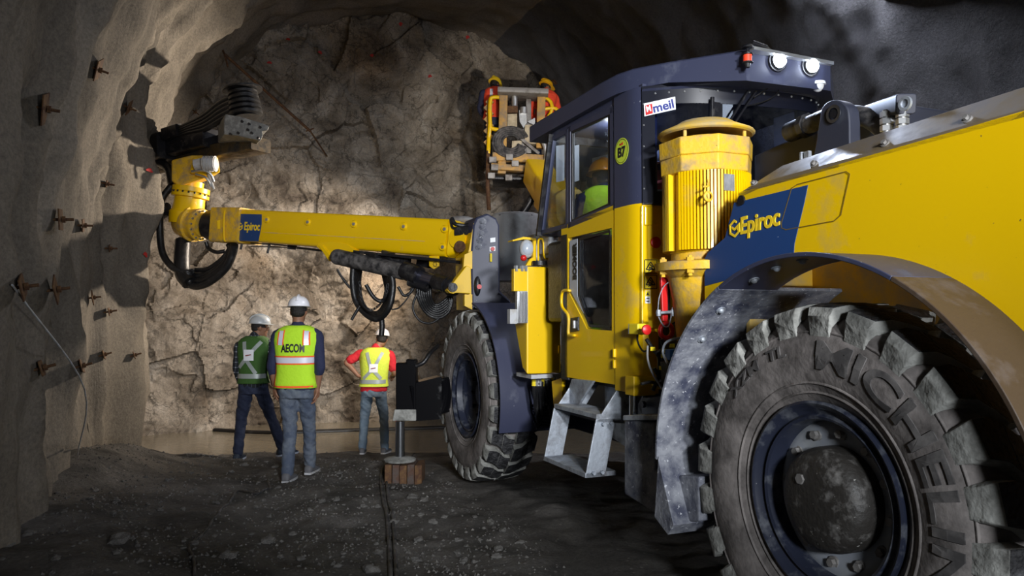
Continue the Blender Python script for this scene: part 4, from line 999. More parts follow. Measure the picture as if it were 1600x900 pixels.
# hoses hanging under the box
random.seed(11)
for k in range(9):
    x = 834+k*4.6; y2 = 630+random.random()*30; dx = random.uniform(-8, 12)
    mb = MB(); mb.tube([eb(x, 588, 5.6), eb(x, 606, 5.6), eb(x+dx*0.5, 625, 5.62+0.02*k), eb(x+dx, y2, 5.7), eb(x+dx+10, y2+6, 5.9)], 0.012, 8)
    hh = obj('hydraulic_hose', mb, BLACK, RIG)
    mb = MB(); mb.cyl(eb(x, 590, 5.6), eb(x, 603, 5.6), 0.017, seg=8); obj('hose_end', mb, ALU if k % 3 else STICKY, hh)
mb = MB()
for k in range(9):
    y = 628+k*4.6; mb.tube([eb(834+2*(k % 3), y+4, 5.75), eb(848, y, 5.75), eb(868, y+2, 5.75), eb(885, y+1, 5.9)], 0.011, 6)
obj('hose_bundle', mb, BLACKM, RIG)
mb = MB(); mb.vbox(5.1, 6.0, 2.75, 3.1, 0.75, 1.15); obj('front_frame_block', mb, BLACKM, RIG, smooth=0, bevel=0.02)
mb = MB(); mb.prism([SD(862, 596, 2.5), SD(878, 590, 2.5), SD(878, 660, 2.5), SD(870, 690, 2.5)], WV*0.03); obj('yellow_side_plate', mb, YEL, RIG, smooth=0)

# --- boom pedestal in front of the wheel
pd = lambda x, y, Y=7.55: DY(x, y, Y)
FWd = Vector((0, 1, 0))
mb = MB(); mb.prism([pd(737, 483), pd(735, 400), pd(739, 352), pd(744, 340), pd(762, 333), pd(776, 341), pd(781, 352), pd(782, 455), pd(799, 470), pd(799, 484)], (UV)*0.36)
ped = obj('boom_pedestal', mb, BLU, RIG, smooth=0, bevel=0.02)
mb = MB(); mb.prism([pd(733, 484, 7.56), pd(731, 400, 7.56), pd(740, 349, 7.56), pd(743, 350, 7.56), pd(738, 402, 7.56), pd(738, 484, 7.56)], UV*0.4); obj('pedestal_flange', mb, YEL, ped, smooth=0)
mb = MB()
for x, y in ((754, 354), (752, 365), (750, 375), (748, 385), (755, 346)): p = pd(x, y, 7.54); mb.cyl(p, p-FWd*0.02, 0.024, seg=6); mb.cyl(p, p-FWd*0.006, 0.034, seg=16)
for x in (745, 760, 772): p = pd(x, 479, 7.5); mb.cyl(p, p-FWd*0.02, 0.02, seg=6)
obj('pedestal_bolts', mb, BLU_DUST, ped)
mb = MB(); mb.prism([pd(766, 372, 7.54), pd(774, 371, 7.54), pd(774, 378, 7.54), pd(766, 379, 7.54)], -FWd*0.004); mb.prism([pd(765, 386, 7.54), pd(774, 385, 7.54), pd(774, 392, 7.54), pd(765, 393, 7.54)], -FWd*0.004); pk = obj('small_label', mb, WHITE, ped, smooth=0)
mb = MB(); p = pd(770, 389, 7.53); mb.cyl(p, p-FWd*0.02, 0.02); obj('label_knob', mb, RED, pk)
mb = MB(); mb.cyl(pd(767, 396, 7.53), pd(767, 409, 7.53), 0.012); obj('yellow_fitting', mb, STICKY, ped)
mb = MB(); mb.ball(pd(746, 447, 7.53), 0.035, 0.03, 0.10, 16); ob_ = obj('pedestal_opening', mb, BLACKM, ped)
mb = MB(); mb.cyl(pd(749, 448, 7.5), pd(749, 448, 7.48), 0.024); obj('red_plug', mb, RED, ob_)
# grey steel drum of the boom bearing
mb = MB(); a, b = DY(806, 338, 8.05), DY(806, 440, 8.05)
mb.cyl(a, b, 0.27, seg=48); mb.cyl(a+Z*0.02, a, 0.24, 0.27, seg=48)
mb.prism([DY(806, 334, 7.9), DY(843, 340, 7.9), DY(843, 425, 7.9), DY(806, 430, 7.9)], UV*0.2)
obj('bearing_drum', mb, DRUM, RIG, smooth=35, bevel=0.01)
mb = MB()
for k in range(5): mb.ball(DY(782+k*12, 337-abs(k-2)*0.5, 7.85), 0.02, 0.02, 0.006, 10)
obj('drum_bolts', mb, BLACKM, RIG)
mb = MB(); mb.prism([pd(700, 452, 7.45)]+[pd(708+10*math.cos(R(a)), 449-10*math.sin(R(a))*-1, 7.45) for a in (150, 120, 90, 60)]+[pd(736, 459, 7.45), pd(736, 418, 7.45), pd(729, 415, 7.45)], UV*0.10)
br = obj('cylinder_bracket', mb, YEL, RIG, smooth=0, bevel=0.006)
mb = MB(); p = pd(708, 449, 7.44); mb.cyl(p, p-FWd*0.03, 0.045); mb.cyl(p, p-FWd*0.045, 0.03); obj('bracket_pin', mb, BLACKM, br)
mb = MB(); mb.prism([pd(726, 460, 7.5), pd(738, 460, 7.5), pd(738, 484, 7.5), pd(726, 478, 7.5)], UV*0.05); mb.prism([pd(726, 398, 7.5), pd(738, 392, 7.5), pd(738, 420, 7.5), pd(724, 420, 7.5)], UV*0.05); obj('bracket_plate', mb, YEL, br, smooth=0)

# --- the yellow boom
BA, BB = DY(712, 374, 7.95), DY(385, 353, 9.55)
e = (BB-BA).normalized()
mb = MB(); mb.beam(BA, BB, 0.395, 0.36, 0.035); bo = obj('boom', mb, YEL, RIG, smooth=60)
sdv = e.cross(Z).normalized()
if sdv.dot(CAM-BA) < 0: sdv = -sdv
upv = sdv.cross(e); upv = upv if upv.z > 0 else -upv
fs = BA + sdv*0.18   # camera-side face
def onb(px, py, off=0.002): return PL(px, py, fs+sdv*off, sdv)
mb = MB(); a, b = onb(408, 335), onb(408, 373); 
q = [onb(367, 334), onb(409, 335), onb(409, 350), onb(404, 377), onb(366, 376)]
mb.prism(q, sdv*0.002); dc = obj('boom_decal', mb, NAVY, bo, smooth=0, label='navy decal with yellow name on the boom')
mb = MB()
for px, py in ((417, 343), (481, 347), (553, 350), (631, 354), (695, 358), (692, 386)):
    p = onb(px, py, 0); mb.lathe(p, sdv, [(0, 0.045), (0.008, 0.042), (0.02, 0.034), (0.02, 0.0)], 20)
bs = obj('boom_bosses', mb, YEL, bo)
mb = MB()
for px, py in ((417, 343), (481, 347), (553, 350), (631, 354), (695, 358), (692, 386)):
    p = onb(px, py, 0.02); mb.cyl(p, p+sdv*0.012, 0.018, seg=8)
obj('boss_plugs', mb, ALU, bs)
a, b = onb(383, 359, 0.006), onb(403, 360, 0.006)
text('name_lettering', 'Epiroc', onb(381, 359, 0.006), (onb(404, 360, 0.006)-onb(381, 359, 0.006)), upv, 0.14, DECY, dc, ext=0.001, off=0.004, width=(onb(404, 360)-onb(380, 359)).length)
emblem(onb(375.5, 354, 0.006), -e, upv, 0.050, dc)
obj('weld_seam', ribbon([onb(410, 363, 0), onb(664, 377, 0)], 0.008, sdv, 0.003), YEL_DUST, bo, smooth=0)
# root of the boom: forked end
mb = MB(); mb.beam(BA-e*0.02, BA-e*0.22, 0.38, 0.34, 0.04, 0.22, 0.25); mb.beam(BA-e*0.2, BA-e*0.42, 0.20, 0.25, 0.03); mb.cyl(DY(730, 375, 7.9)-sdv*0.2, DY(730, 375, 7.9)+sdv*0.2, 0.10)
obj('boom_root', mb, YEL, bo, smooth=50)
mb = MB(); p = DY(730, 387, 7.8)+sdv*0.12; mb.cyl(p, p+sdv*0.03, 0.06); obj('root_pin', mb, RUST, bo)
mb = MB(); c = DY(722, 350, 7.9); mb.tube([DY(706, 341, 7.8), DY(712, 350, 7.75), DY(728, 352, 7.75), DY(742, 347, 7.7)], 0.02, 8); mb.tube([DY(704, 343, 7.8), DY(708, 356, 7.75), DY(725, 359, 7.75), DY(741, 356, 7.7)], 0.014, 8)
mb.beam(DY(712, 362, 7.75), DY(738, 360, 7.7), 0.09, 0.08, 0.01)
obj('root_hoses', mb, BLACK, bo)
mb = MB(); mb.ball(DY(721, 345, 8.1), 0.16, 0.12, 0.05, 20); obj('root_cap', mb, GREYST, bo)
# lift cylinder
CA, CB = DY(530, 402, 8.35), DY(632, 425, 7.95); CC = DY(692, 442, 7.7)
mb = MB(); mb.cyl(CA, CB, 0.088); mb.cyl(CA-(CB-CA).normalized()*0.02, CA, 0.07, 0.088); mb.ball(CA-(CB-CA)*0.02, 0.09, seg=20)
lc = obj('lift_cylinder', mb, DIRTY, bo, smooth=35)
mb = MB(); mb.cyl(DY(632, 422, 7.95), DY(655, 431, 7.85), 0.10); mb.cyl(DY(640, 440, 7.9), DY(668, 449, 7.8), 0.05); obj('cylinder_gland', mb, BLACKM, lc)
mb = MB(); mb.cyl(DY(650, 430, 7.9), CC, 0.062); obj('cylinder_rod', mb, mat('dark_chrome', (0.16, 0.16, 0.22), 0.25, 0.9), lc)
mb = MB(); mb.cyl(DY(682, 440, 7.75), DY(700, 446, 7.6), 0.085); mb.ball(DY(706, 448, 7.6), 0.10, seg=20); obj('rod_eye', mb, BLACKM, lc)
mb = MB(); mb.prism([onb(500, 386, -0.05), onb(503, 379, -0.05), onb(528, 378, -0.05), onb(548, 382, -0.05), onb(563, 392, -0.05), onb(540, 400, -0.05), onb(522, 404, -0.05)], sdv*0.06)
mb.prism([onb(500, 384, 0), onb(506, 383, 0), onb(524, 405, 0), onb(517, 409, 0)], sdv*0.03)
obj('cylinder_lug', mb, YEL, bo, smooth=0, bevel=0.006)
mb = MB(); mb.prism([onb(673, 400, -0.04), onb(687, 400, -0.04), onb(687, 416, -0.04), onb(680, 421, -0.04), onb(673, 416, -0.04)], sdv*0.03)
hg = obj('hose_hanger', mb, YEL, bo, smooth=0, bevel=0.004)
mb = MB()
for k in range(8): a = k*PI/4; p = onb(680, 413, -0.008)+e*0.022*math.cos(a)+Z*0.022*math.sin(a); mb.cyl(p, p+sdv*0.006, 0.005, seg=6)
obj('hanger_bolts', mb, BLACKM, hg)
mb = MB()
for (x0, x1, y) in ((575, 590, 400), (598, 640, 404), (600, 612, 398), (655, 672, 408)):
    mb.beam(DY(x0, y, 8.2), DY(x1, y+4, 8.1), 0.10, 0.08, 0.01)
mb.beam(DY(560, 394, 8.3), DY(720, 410, 7.8), 0.03, 0.2, 0.005)
obj('under_boom_valves', mb, BLACKM, bo, smooth=0)
# hoses below the boom
def hose(pts, r, m=BLACK, name='hydraulic_hose', parent=None, seg=10):
    mb = MB(); mb.tube([DY(*p) for p in pts], r, seg); return obj(name, mb, m, parent or RIG)
for k in range(6):
    o = k*0.05; s = k*2.2
    hose([(553+s, 408, 8.3+o), (551+s*0.8, 440, 8.3+o), (556+s*0.7, 470, 8.3+o), (573+s*0.3, 492-s*0.4, 8.2+o), (592, 498-s*0.8, 8.1+o), (608-s*0.4, 480-s*0.8, 8.0+o), (614-s*0.8, 450, 8.0+o), (611-s, 425, 8.0+o)], 0.034)
hose([(572, 445, 8.1), (582, 462, 8.1), (592, 470, 8.1), (600, 468, 8.1), (604, 455, 8.0)], 0.022)
hose([(622, 448, 7.9), (632, 462, 7.9), (645, 452, 7.9), (648, 430, 7.9)], 0.016)
hose([(645, 430, 7.9), (640, 460, 7.9), (624, 480, 7.9), (612, 484, 7.9)], 0.008)
hose([(596, 495, 8.1), (597, 510, 8.1), (596, 524, 8.1)], 0.03)
for k in range(7):
    s = k*3.6
    hose([(652+s, 442, 7.85), (653+s*0.9, 465-s*0.2, 7.85), (665+s*0.6, 488-s*0.6, 7.8), (684+s*0.1, 497-s, 7.8), (700, 488-s*1.1, 7.8), (706-s*0.3, 470-s*0.5, 7.8), (702-s*0.5, 450, 7.8+0.03*k)], 0.016)
hose([(653, 455, 7.8), (645, 480, 7.8), (655, 500, 7.8), (672, 505, 7.8), (686, 498, 7.8)], 0.012)
hose([(562, 478, 8.0), (555, 490, 8.0), (549, 500, 8.0)], 0.016)
hose([(527, 421, 8.3), (536, 436, 8.3), (547, 450, 8.3)], 0.014); hose([(530, 428, 8.3), (540, 440, 8.3)], 0.012)
# chain
mb = MB(); cp = catmull([DY(562, 440, 8.0), DY(566, 470, 8.0), DY(578, 484, 8.0), DY(592, 477, 8.0), DY(602, 462, 7.95), DY(606, 445, 7.95)], 7)
for k, (a, b) in enumerate(zip(cp, cp[1:])):
    d = (b-a).normalized(); x, y = perp(d); nrm = x if k % 2 else y; c = (a+b)/2
    mb.tube([c + d*0.022*math.cos(t)+nrm*0.012*math.sin(t) for t in [2*PI*j/8 for j in range(9)]], 0.0035, 5, False)
obj('chain', mb, BLACKM, RIG)
# thin pipes and ties below the beam
hose([(392, 380, 9.5), (430, 382, 9.3), (470, 387, 9.1), (505, 391, 8.8)], 0.008); hose([(392, 385, 9.5), (450, 387, 9.2), (508, 393, 8.8)], 0.006)
mb = MB(); mb.beam(DY(450, 386, 9.2), DY(463, 387, 9.2), 0.05, 0.05, 0.005); mb.tube([DY(421, 382, 9.3), DY(418, 396, 9.3)], 0.014); mb.tube([DY(378, 381, 9.4), DY(376, 390, 9.4)], 0.014); obj('pipe_clips', mb, BLACKM, bo)

# --- wrist at the end of the boom
mb = MB(); mb.beam(DY(392, 354, 9.5), DY(348, 353, 9.72), 0.44, 0.42, 0.03); wr = obj('boom_head', mb, YEL_OLD, bo, smooth=50)
for x in (355, 346, 358):
    mb = MB(); q = [DY(x, 326, 9.42), DY(x-3, 330, 9.42), DY(x-4, 373, 9.42), DY(x-1, 377, 9.42)]
mb = MB(); mb.tube([DY(357, 331, 9.42), DY(352, 329, 9.42), DY(350, 340, 9.4), DY(350, 372, 9.4), DY(353, 377, 9.42)], 0.012, 8); mb.tube([DY(366, 332, 9.45), DY(372, 328, 9.5), DY(345, 326, 9.6), DY(340, 333, 9.5)], 0.014, 8)
mb.prism([DY(339, 345, 9.45), DY(346, 343, 9.45), DY(346, 357, 9.45), DY(340, 358, 9.45)], FWd*0.02)
obj('head_pipes', mb, YEL, wr)
mb = MB(); mb.cyl(DY(346, 353, 9.72), DY(330, 352, 9.8), 0.20); obj('black_collar', mb, BLACKM, wr)
ax = (DY(328, 353, 9.75)-DY(285, 345, 9.95)).normalized(); c0 = DY(290, 347, 9.92)
mb = MB(); mb.lathe(c0, ax, [(-0.10, 0.0), (-0.10, 0.13), (-0.05, 0.19), (0.08, 0.22), (0.13, 0.24), (0.17, 0.24), (0.18, 0.21), (0.22, 0.20), (0.26, 0.215), (0.29, 0.21), (0.29, 0.16), (0.33, 0.15), (0.33, 0.0)], 40)
ac = obj('swing_actuator', mb, YEL_OLD, bo)
mb = MB()
for k in range(16):
    a = 2*PI*k/16; x, y = perp(ax); p = c0+ax*0.29+x*0.185*math.cos(a)+y*0.185*math.sin(a); mb.cyl(p, p+ax*0.02, 0.014, seg=6)
obj('flange_bolts', mb, ALU, ac)
a0_ = DY(292, 345, 9.9); a1_ = DY(302, 272, 9.9); ax2 = (a1_-a0_).normalized()
mb = MB(); mb.lathe(a0_, ax2, [(-0.05, 0.0), (-0.05, 0.22), (0.10, 0.23), (0.14, 0.20), (0.30, 0.19), (0.31, 0.235), (0.36, 0.235), (0.37, 0.225), (0.38, 0.235), (0.44, 0.235), (0.45, 0.15), (0.52, 0.15), (0.52, 0.0)], 40)
ro = obj('rotary_actuator', mb, YEL, bo)
mb = MB(); x, y = perp(ax2)
for k in range(20):
    a = 2*PI*k/20; p = a0_+ax2*0.36+x*0.232*math.cos(a)+y*0.232*math.sin(a); mb.box(p, x*0.01, y*0.01, ax2*0.012)
obj('actuator_bolts', mb, BLACKM, ro)
mb = MB(); mb.prism([DY(262, 300, 9.7), DY(268, 282, 9.7), DY(268, 250, 9.8), DY(300, 242, 9.8), DY(340, 242, 9.7), DY(343, 264, 9.7), DY(325, 276, 9.7), DY(280, 292, 9.7)][1:], UV*0.3)
cr = obj('feed_cradle', mb, YEL_OLD, bo, smooth=0, bevel=0.02)
mb = MB(); mb.prism([DY(296, 270, 9.65), DY(302, 246, 9.65), DY(340, 244, 9.6), DY(344, 268, 9.6), DY(326, 274, 9.6)], UV*0.12); obj('cradle_plate', mb, YEL, cr, smooth=0, bevel=0.02)
mb = MB(); a, b = DY(318, 256, 9.5), DY(338, 256, 9.5)
mb.cyl(a, b, 0.085); 
for k in range(4): c = a.lerp(b, 0.1+0.27*k); mb.cyl(c-(b-a)*0.04, c+(b-a)*0.04, 0.10)
mb.cyl(DY(305, 258, 9.55), DY(316, 256, 9.55), 0.075)
obj('feed_motor', mb, LGREY, cr, smooth=40)
mb = MB(); mb.tube([DY(300, 268, 9.6), DY(316, 266, 9.5), DY(328, 271, 9.5), DY(334, 284, 9.55)], 0.018); mb.tube([DY(306, 272, 9.6), DY(322, 278, 9.55), DY(330, 292, 9.6)], 0.014)
mb.tube([DY(325, 272, 9.6), DY(330, 285, 9.6), DY(334, 296, 9.6)], 0.02)
obj('feed_pipes', mb, ALU, cr)
# hoses round the wrist
hose([(268, 290, 9.8), (252, 315, 9.8), (250, 360, 9.8), (254, 395, 9.75), (268, 416, 9.7), (284, 424, 9.7)], 0.045)
hose([(286, 376, 9.9), (284, 405, 9.8), (286, 428, 9.75), (296, 442, 9.7)], 0.10, name='hose_sleeve')
for k in range(4):
    s = k*6
    hose([(292+s*0.4, 424, 9.7), (300+s*0.3, 446-s*1.3, 9.7+0.04*k), (325, 442-s*1.2, 9.6+0.04*k), (352-s*0.3, 420-s*0.8, 9.5+0.04*k), (364-s*0.3, 395-s*0.3, 9.45+0.04*k), (366-s*0.5, 382, 9.4+0.04*k)], 0.05 if k < 2 else 0.035)
hose([(322, 378, 9.7), (326, 388, 9.7), (338, 394, 9.6), (352, 392, 9.6)], 0.025)
for k in range(3):
    hose([(262, 322+5*k, 9.9), (235, 334+6*k, 10.1), (205, 338+5*k, 10.4), (185, 318+2*k, 10.6), (188, 285, 10.6), (205, 262, 10.5)], 0.05)
hose([(210, 265, 10.4), (235, 252, 10.2), (262, 262, 10.0), (270, 290, 9.85)], 0.06)

# --- drill feed seen from its rear end
FA, FB = DY(405, 222, 9.35), DY(196, 234, 10.7)
fe = (FB-FA).normalized(); fsd = fe.cross(Z).normalized(); fsd = fsd if fsd.dot(CAM-FA) > 0 else -fsd
FA2 = DY(408, 226, 9.35); FB2 = DY(225, 262, 10.75)
mb = MB(); mb.beam(FA2, FB2, 0.17, 0.30, 0.02); fd = obj('feed_beam', mb, mat('bronze_feed_rail', (0.09, 0.06, 0.025), 0.4, 0.5, dirt=(0.02, 0.02, 0.02), dirt_amt=0.7, scale=8), bo, smooth=60)
mb = MB(); mb.beam(DY(385, 212, 9.5), DY(235, 246, 10.7), 0.12, 0.22, 0.02); mb.beam(DY(330, 216, 9.7), DY(270, 232, 10.1), 0.25, 0.26, 0.03)
mb.beam(DY(285, 205, 9.9), DY(262, 212, 10.0), 0.16, 0.22, 0.02); mb.beam(DY(262, 228, 10), DY(180, 256, 10.8), 0.35, 0.3, 0.05)
obj('rock_drill', mb, BLACKM, fd, smooth=50)
mb = MB(); ep = lambda x, y, Y=9.1: DY(x, y, Y)
mb.prism([ep(350, 188), ep(352, 178), ep(376, 182), ep(412, 193), ep(421, 197), ep(419, 203), ep(410, 205), ep(411, 212), ep(407, 220), ep(398, 218), ep(372, 212), ep(350, 210)], Vector((-0.25, 0.45, 0.0)))
en = obj('feed_end_plate', mb, CAST, fd, smooth=0, bevel=0.012)
mb = MB()
for x, y in ((379, 190), (390, 194), (388, 203), (394, 208), (373, 208), (361, 210), (407, 199), (404, 216)): p = ep(x, y, 9.09); mb.cyl(p, p-FWd*0.03, 0.015, seg=8)
obj('plate_bolts', mb, BLACKM, en)
# hose drum of flat rings
axd = (DY(378, 140, 9.3)-DY(384, 182, 9.3)).normalized(); d0 = DY(385, 184, 9.42)
mb = MB(); prof = [(0, 0.0), (0, 0.17)]
for k in range(5):
    z = 0.02+0.066*k; r = 0.205 if k < 4 else 0.23
    prof += [(z, 0.15), (z+0.012, 0.205 - 0.006*k), (z+0.045, 0.205-0.006*k), (z+0.055, 0.15)]
prof += [(0.345, 0.14), (0.352, 0.245), (0.372, 0.245), (0.376, 0.0)]
mb.lathe(d0, axd, prof, 40); obj('hose_drum', mb, BLACK, fd, smooth=40)
for k in range(5):
    y = k*7
    mb = MB(); mb.tube([DY(372, 148+y*0.9, 9.3), DY(345, 160+y, 9.45), DY(320, 180+y*0.8, 9.6), DY(290, 196+y*0.5, 9.8), DY(262, 208+y*0.6, 10.0)], 0.035, 10); obj('feed_hose', mb, BLACK, RIG)
for k in range(4):
    mb = MB(); mb.tube([DY(285, 204+k*6, 9.9), DY(262, 208+k*7, 10.1), DY(245, 228+k*6, 10.4), DY(215, 250+k*6, 10.6), DY(196, 268+k*5, 10.7)], 0.05, 8); obj('feed_hose', mb, BLACK, RIG)
mb = MB(); mb.beam(DY(215, 196, 10.6), DY(172, 184, 11.0), 0.06, 0.10, 0.01); mb.beam(DY(215, 214, 10.6), DY(172, 208, 11.0), 0.06, 0.08, 0.01); mb.beam(DY(232, 240, 10.6), DY(212, 190, 10.6), 0.10, 0.12, 0.02)
obj('feed_tip', mb, BLACKM, fd, smooth=40)
mb = MB(); mb.prism([DY(262, 204, 9.9), DY(268, 194, 9.9), DY(282, 193, 9.9), DY(290, 200, 9.9), DY(280, 210, 9.9), DY(268, 212, 9.9)], FWd*0.2); obj('feed_bracket', mb, LGREY, fd, smooth=0, bevel=0.01)

# --- front jack with its foot
jk = lambda x, y, Y=7.30: DY(x, y, Y)
mb = MB(); mb.prism([jk(650, 598), jk(690, 588), jk(690, 655), jk(650, 658)], UV*0.15); mb.beam(jk(640, 630, 7.35), jk(700, 615, 7.6), 0.35, 0.14, 0.02)
oa = obj('jack_arm', mb, GLOSSB, RIG, smooth=0)
mb = MB(); mb.prism([jk(618, 567), jk(634, 567), jk(634, 561), jk(650, 562), jk(650, 654), jk(618, 654)], FWd*0.16); fj = obj('jack_housing', mb, GLOSSB, RIG, smooth=0, bevel=0.015)
mb = MB(); mb.prism([jk(616, 640, 7.28), jk(650, 640, 7.28), jk(650, 658, 7.28), jk(613, 658, 7.28)], FWd*0.19); obj('muddy_collar', mb, RUBBER_MUD, fj, smooth=0, bevel=0.01)
mb = MB(); mb.cyl(jk(625, 658, 7.36), jk(625, 716, 7.36), 0.047); obj('jack_rod', mb, CHROME, fj)
mb = MB(); p = jk(625, 718, 7.36); mb.lathe(p, Z, [(-0.012, 0.0), (-0.012, 0.15), (0.006, 0.155), (0.015, 0.14), (0.03, 0.06), (0.04, 0.0)], 32); obj('jack_foot', mb, RUBBER_MUD, fj)
hose([(650, 572, 7.3), (662, 566, 7.3), (672, 552, 7.35), (684, 540, 7.5)], 0.022)

# --- second boom with the work basket, rising behind the cab
SA, SB, SC = DY(950, 395, 8.6), DY(858, 300, 11.6), DY(826, 240, 12.6)
mb = MB(); mb.beam(SA, SB, 0.5, 0.45, 0.03); mb.beam(SB, DY(838, 268, 12.3), 0.42, 0.40, 0.03)
b2 = obj('basket_boom', mb, YEL, RIG, smooth=60)
mb = MB(); mb.prism([DY(x, y, 9.4) for x, y in [(869, 340), (868, 305), (882, 295), (905, 296), (920, 308), (916, 330), (905, 345), (875, 352)]], UV*0.2)
gb = obj('slotted_guard', mb, YEL_DUST, b2, smooth=0, bevel=0.01)
mb = MB()
for r_ in range(5):
    for c_ in range(4): mb.ball(DY(888+c_*7+r_*1.5, 306+r_*8, 9.38), 0.022, 0.006, 0.028, 8)
obj('guard_holes', mb, BLACKM, gb)
mb = MB(); mb.tube([DY(812, 340, 12.0), DY(825, 320, 12.0), DY(836, 300, 12.0)], 0.06); obj('boom_strut', mb, BLACKM, b2)
Yb = 12.6
def bp(x, y, Y=Yb): return DY(x, y, Y)
bk_ = None
def bar(x0, y0, x1, y1, h, name, m, Y=Yb, d=0.14, parent=None):
    mb = MB(); mb.beam(bp(x0, y0, Y), bp(x1, y1, Y), h, d, 0.01, up=Vector((0, 1, 0)) if abs(x1-x0) < abs(y1-y0) else Z); return obj(name, mb, m, parent, smooth=50)
bk_ = bar(787, 144, 784, 272, 0.12, 'basket_post', ORG_DUST, parent=RIG)
bar(846, 148, 844, 232, 0.11, 'basket_post', ORG_DUST, parent=RIG)
mb = MB(); mb.beam(bp(778, 146), bp(856, 149), 0.09, 0.5, 0.01); obj('canopy_bar', mb, GREYST, bk_, smooth=50)
mb = MB()
mb.beam(bp(768, 262), bp(852, 268), 0.10, 0.3, 0.01); mb.beam(bp(770, 246), bp(850, 250), 0.14, 0.2, 0.01)
obj('basket_rails', mb, ORG_DUST, bk_, smooth=50)
mb = MB(); mb.beam(bp(770, 284, 13.0), bp(850, 286, 13.0), 0.06, 0.8, 0.01); obj('basket_floor', mb, BLACKM, bk_, smooth=50)
mb = MB(); mb.prism([bp(793, 178), bp(808, 178), bp(808, 205), bp(793, 205)], FWd*0.15); mb.prism([bp(800, 220), bp(815, 220), bp(815, 236), bp(800, 236)], FWd*0.1); mb.prism([bp(820, 195), bp(838, 195), bp(838, 225), bp(820, 225)], FWd*0.2)
obj('control_boxes', mb, mat('cream_panel', (0.50, 0.42, 0.28), 0.6, dirt=(0.2, 0.15, 0.1), dirt_amt=0.6), bk_, smooth=0)
mb = MB(); mb.prism([bp(793, 165), bp(809, 165), bp(809, 176), bp(793, 176)], FWd*0.2); obj('orange_box', mb, RUST, bk_, smooth=0)
mb = MB(); mb.prism([bp(811, 172), bp(822, 170), bp(823, 192), bp(818, 200), bp(812, 190)], FWd*0.2); mb.prism([bp(824, 190), bp(836, 184), bp(836, 196)], FWd*0.2); mb.cyl(bp(804, 150), bp(804, 166), 0.05); mb.cyl(bp(818, 168), bp(818, 178), 0.06)
obj('hydraulic_valves', mb, ALU, bk_, smooth=30)
for k in range(5):
    mb = MB(); r_ = 31-4*k; mb.tube([bp(798+r_*math.cos(R(a))*0.9, 222-r_*math.sin(R(a))*0.75, Yb-0.1) for a in range(20, 340+5*k, 20)]+[bp(812, 236, Yb-0.1)], 0.022, 8); obj('basket_hose', mb, DIRTY, bk_)
for k in range(3):
    mb = MB(); mb.tube([bp(838+k*4, 215+k, Yb-.2), bp(848+k*4, 222, Yb-.2), bp(853+k*4, 240, Yb-.2), bp(850+k*4, 262, Yb-.2)], 0.03, 8); obj('basket_hose', mb, ALU, bk_)
mb = MB(); 
mb.tube([bp(786, 153), bp(772, 152), bp(766, 158), bp(766, 195), bp(770, 201), bp(780, 203)], 0.035, 10)
mb.tube([bp(852, 152), bp(861, 160), bp(862, 172), bp(856, 184)], 0.03, 8); mb.tube([bp(850, 170), bp(866, 169), bp(872, 174), bp(873, 185)], 0.03, 8)
mb.tube([bp(766, 190), bp(764, 215), bp(763, 240)], 0.035, 8)
obj('guard_rail', mb, YEL, bk_)
mb = MB(); mb.beam(bp(800, 205), bp(842, 240), 0.05, 0.05, 0.005); mb.beam(bp(826, 150, 12.75), bp(826, 240, 12.75), 0.09, 0.09, 0.01); mb.beam(bp(790, 210, 12.7), bp(846, 208, 12.7), 0.08, 0.08, 0.01); mb.prism([bp(808, 205, 12.7), bp(822, 200, 12.7), bp(822, 240, 12.7), bp(808, 245, 12.7)], FWd*0.2); obj('basket_braces', mb, GREYST, bk_, smooth=0)
mb = MB(); mb.tube([bp(763, 236), bp(762, 285), bp(764, 328)], 0.035, 8); obj('stand_pipe', mb, RUST, bk_)
mb = MB(); 
for (x, y) in ((770, 250), (773, 262), (796, 246), (805, 256), (768, 275), (795, 278)): mb.box(bp(x, y, Yb-.15), Vector((0.06, 0, 0)), FWd*0.05, Z*0.05)
obj('loose_fittings', mb, GREYST, bk_, smooth=0, bevel=0.01)
mb = MB()
for k in range(8): mb.box(bp(765-(k % 2)*3, 160+k*9, Yb+0.1), (Vector((1, 0, 1)).normalized())*0.05, FWd*0.03, (Vector((-1, 0, 1)).normalized())*0.05)
obj('chain_guard', mb, ORG_DUST, bk_, smooth=0)

# ------------------------------------------------------------------ people
def remeshed(mb, voxel, fold=0.0, seed=0, smooth_it=2):
    bmesh.ops.recalc_face_normals(mb.b, faces=mb.b.faces[:])
    me = bpy.data.meshes.new('r'); mb.b.to_mesh(me); mb.b.free()
    o = bpy.data.objects.new('r', me); COL.objects.link(o)
    r = o.modifiers.new('r', 'REMESH'); r.mode = 'VOXEL'; r.voxel_size = voxel
    if smooth_it:
        q = o.modifiers.new('s', 'SMOOTH'); q.iterations = smooth_it; q.factor = 0.5
    dg = bpy.context.evaluated_depsgraph_get(); m2 = bpy.data.meshes.new_from_object(o.evaluated_get(dg))
    out = MB(); out.b.free(); out.b = bmesh.new(); out.b.from_mesh(m2)
    if fold:
        out.b.normal_update()
        for v in out.b.verts:
            c = v.co; n = noise.noise(Vector((c.x*9+seed, c.y*9, c.z*16+c.x*14))) + 0.5*noise.noise(Vector((c.x*22, c.y*22+seed, c.z*30)))
            v.co = c + v.normal*(fold*n)
    bpy.data.objects.remove(o); bpy.data.meshes.remove(me); bpy.data.meshes.remove(m2)
    return out
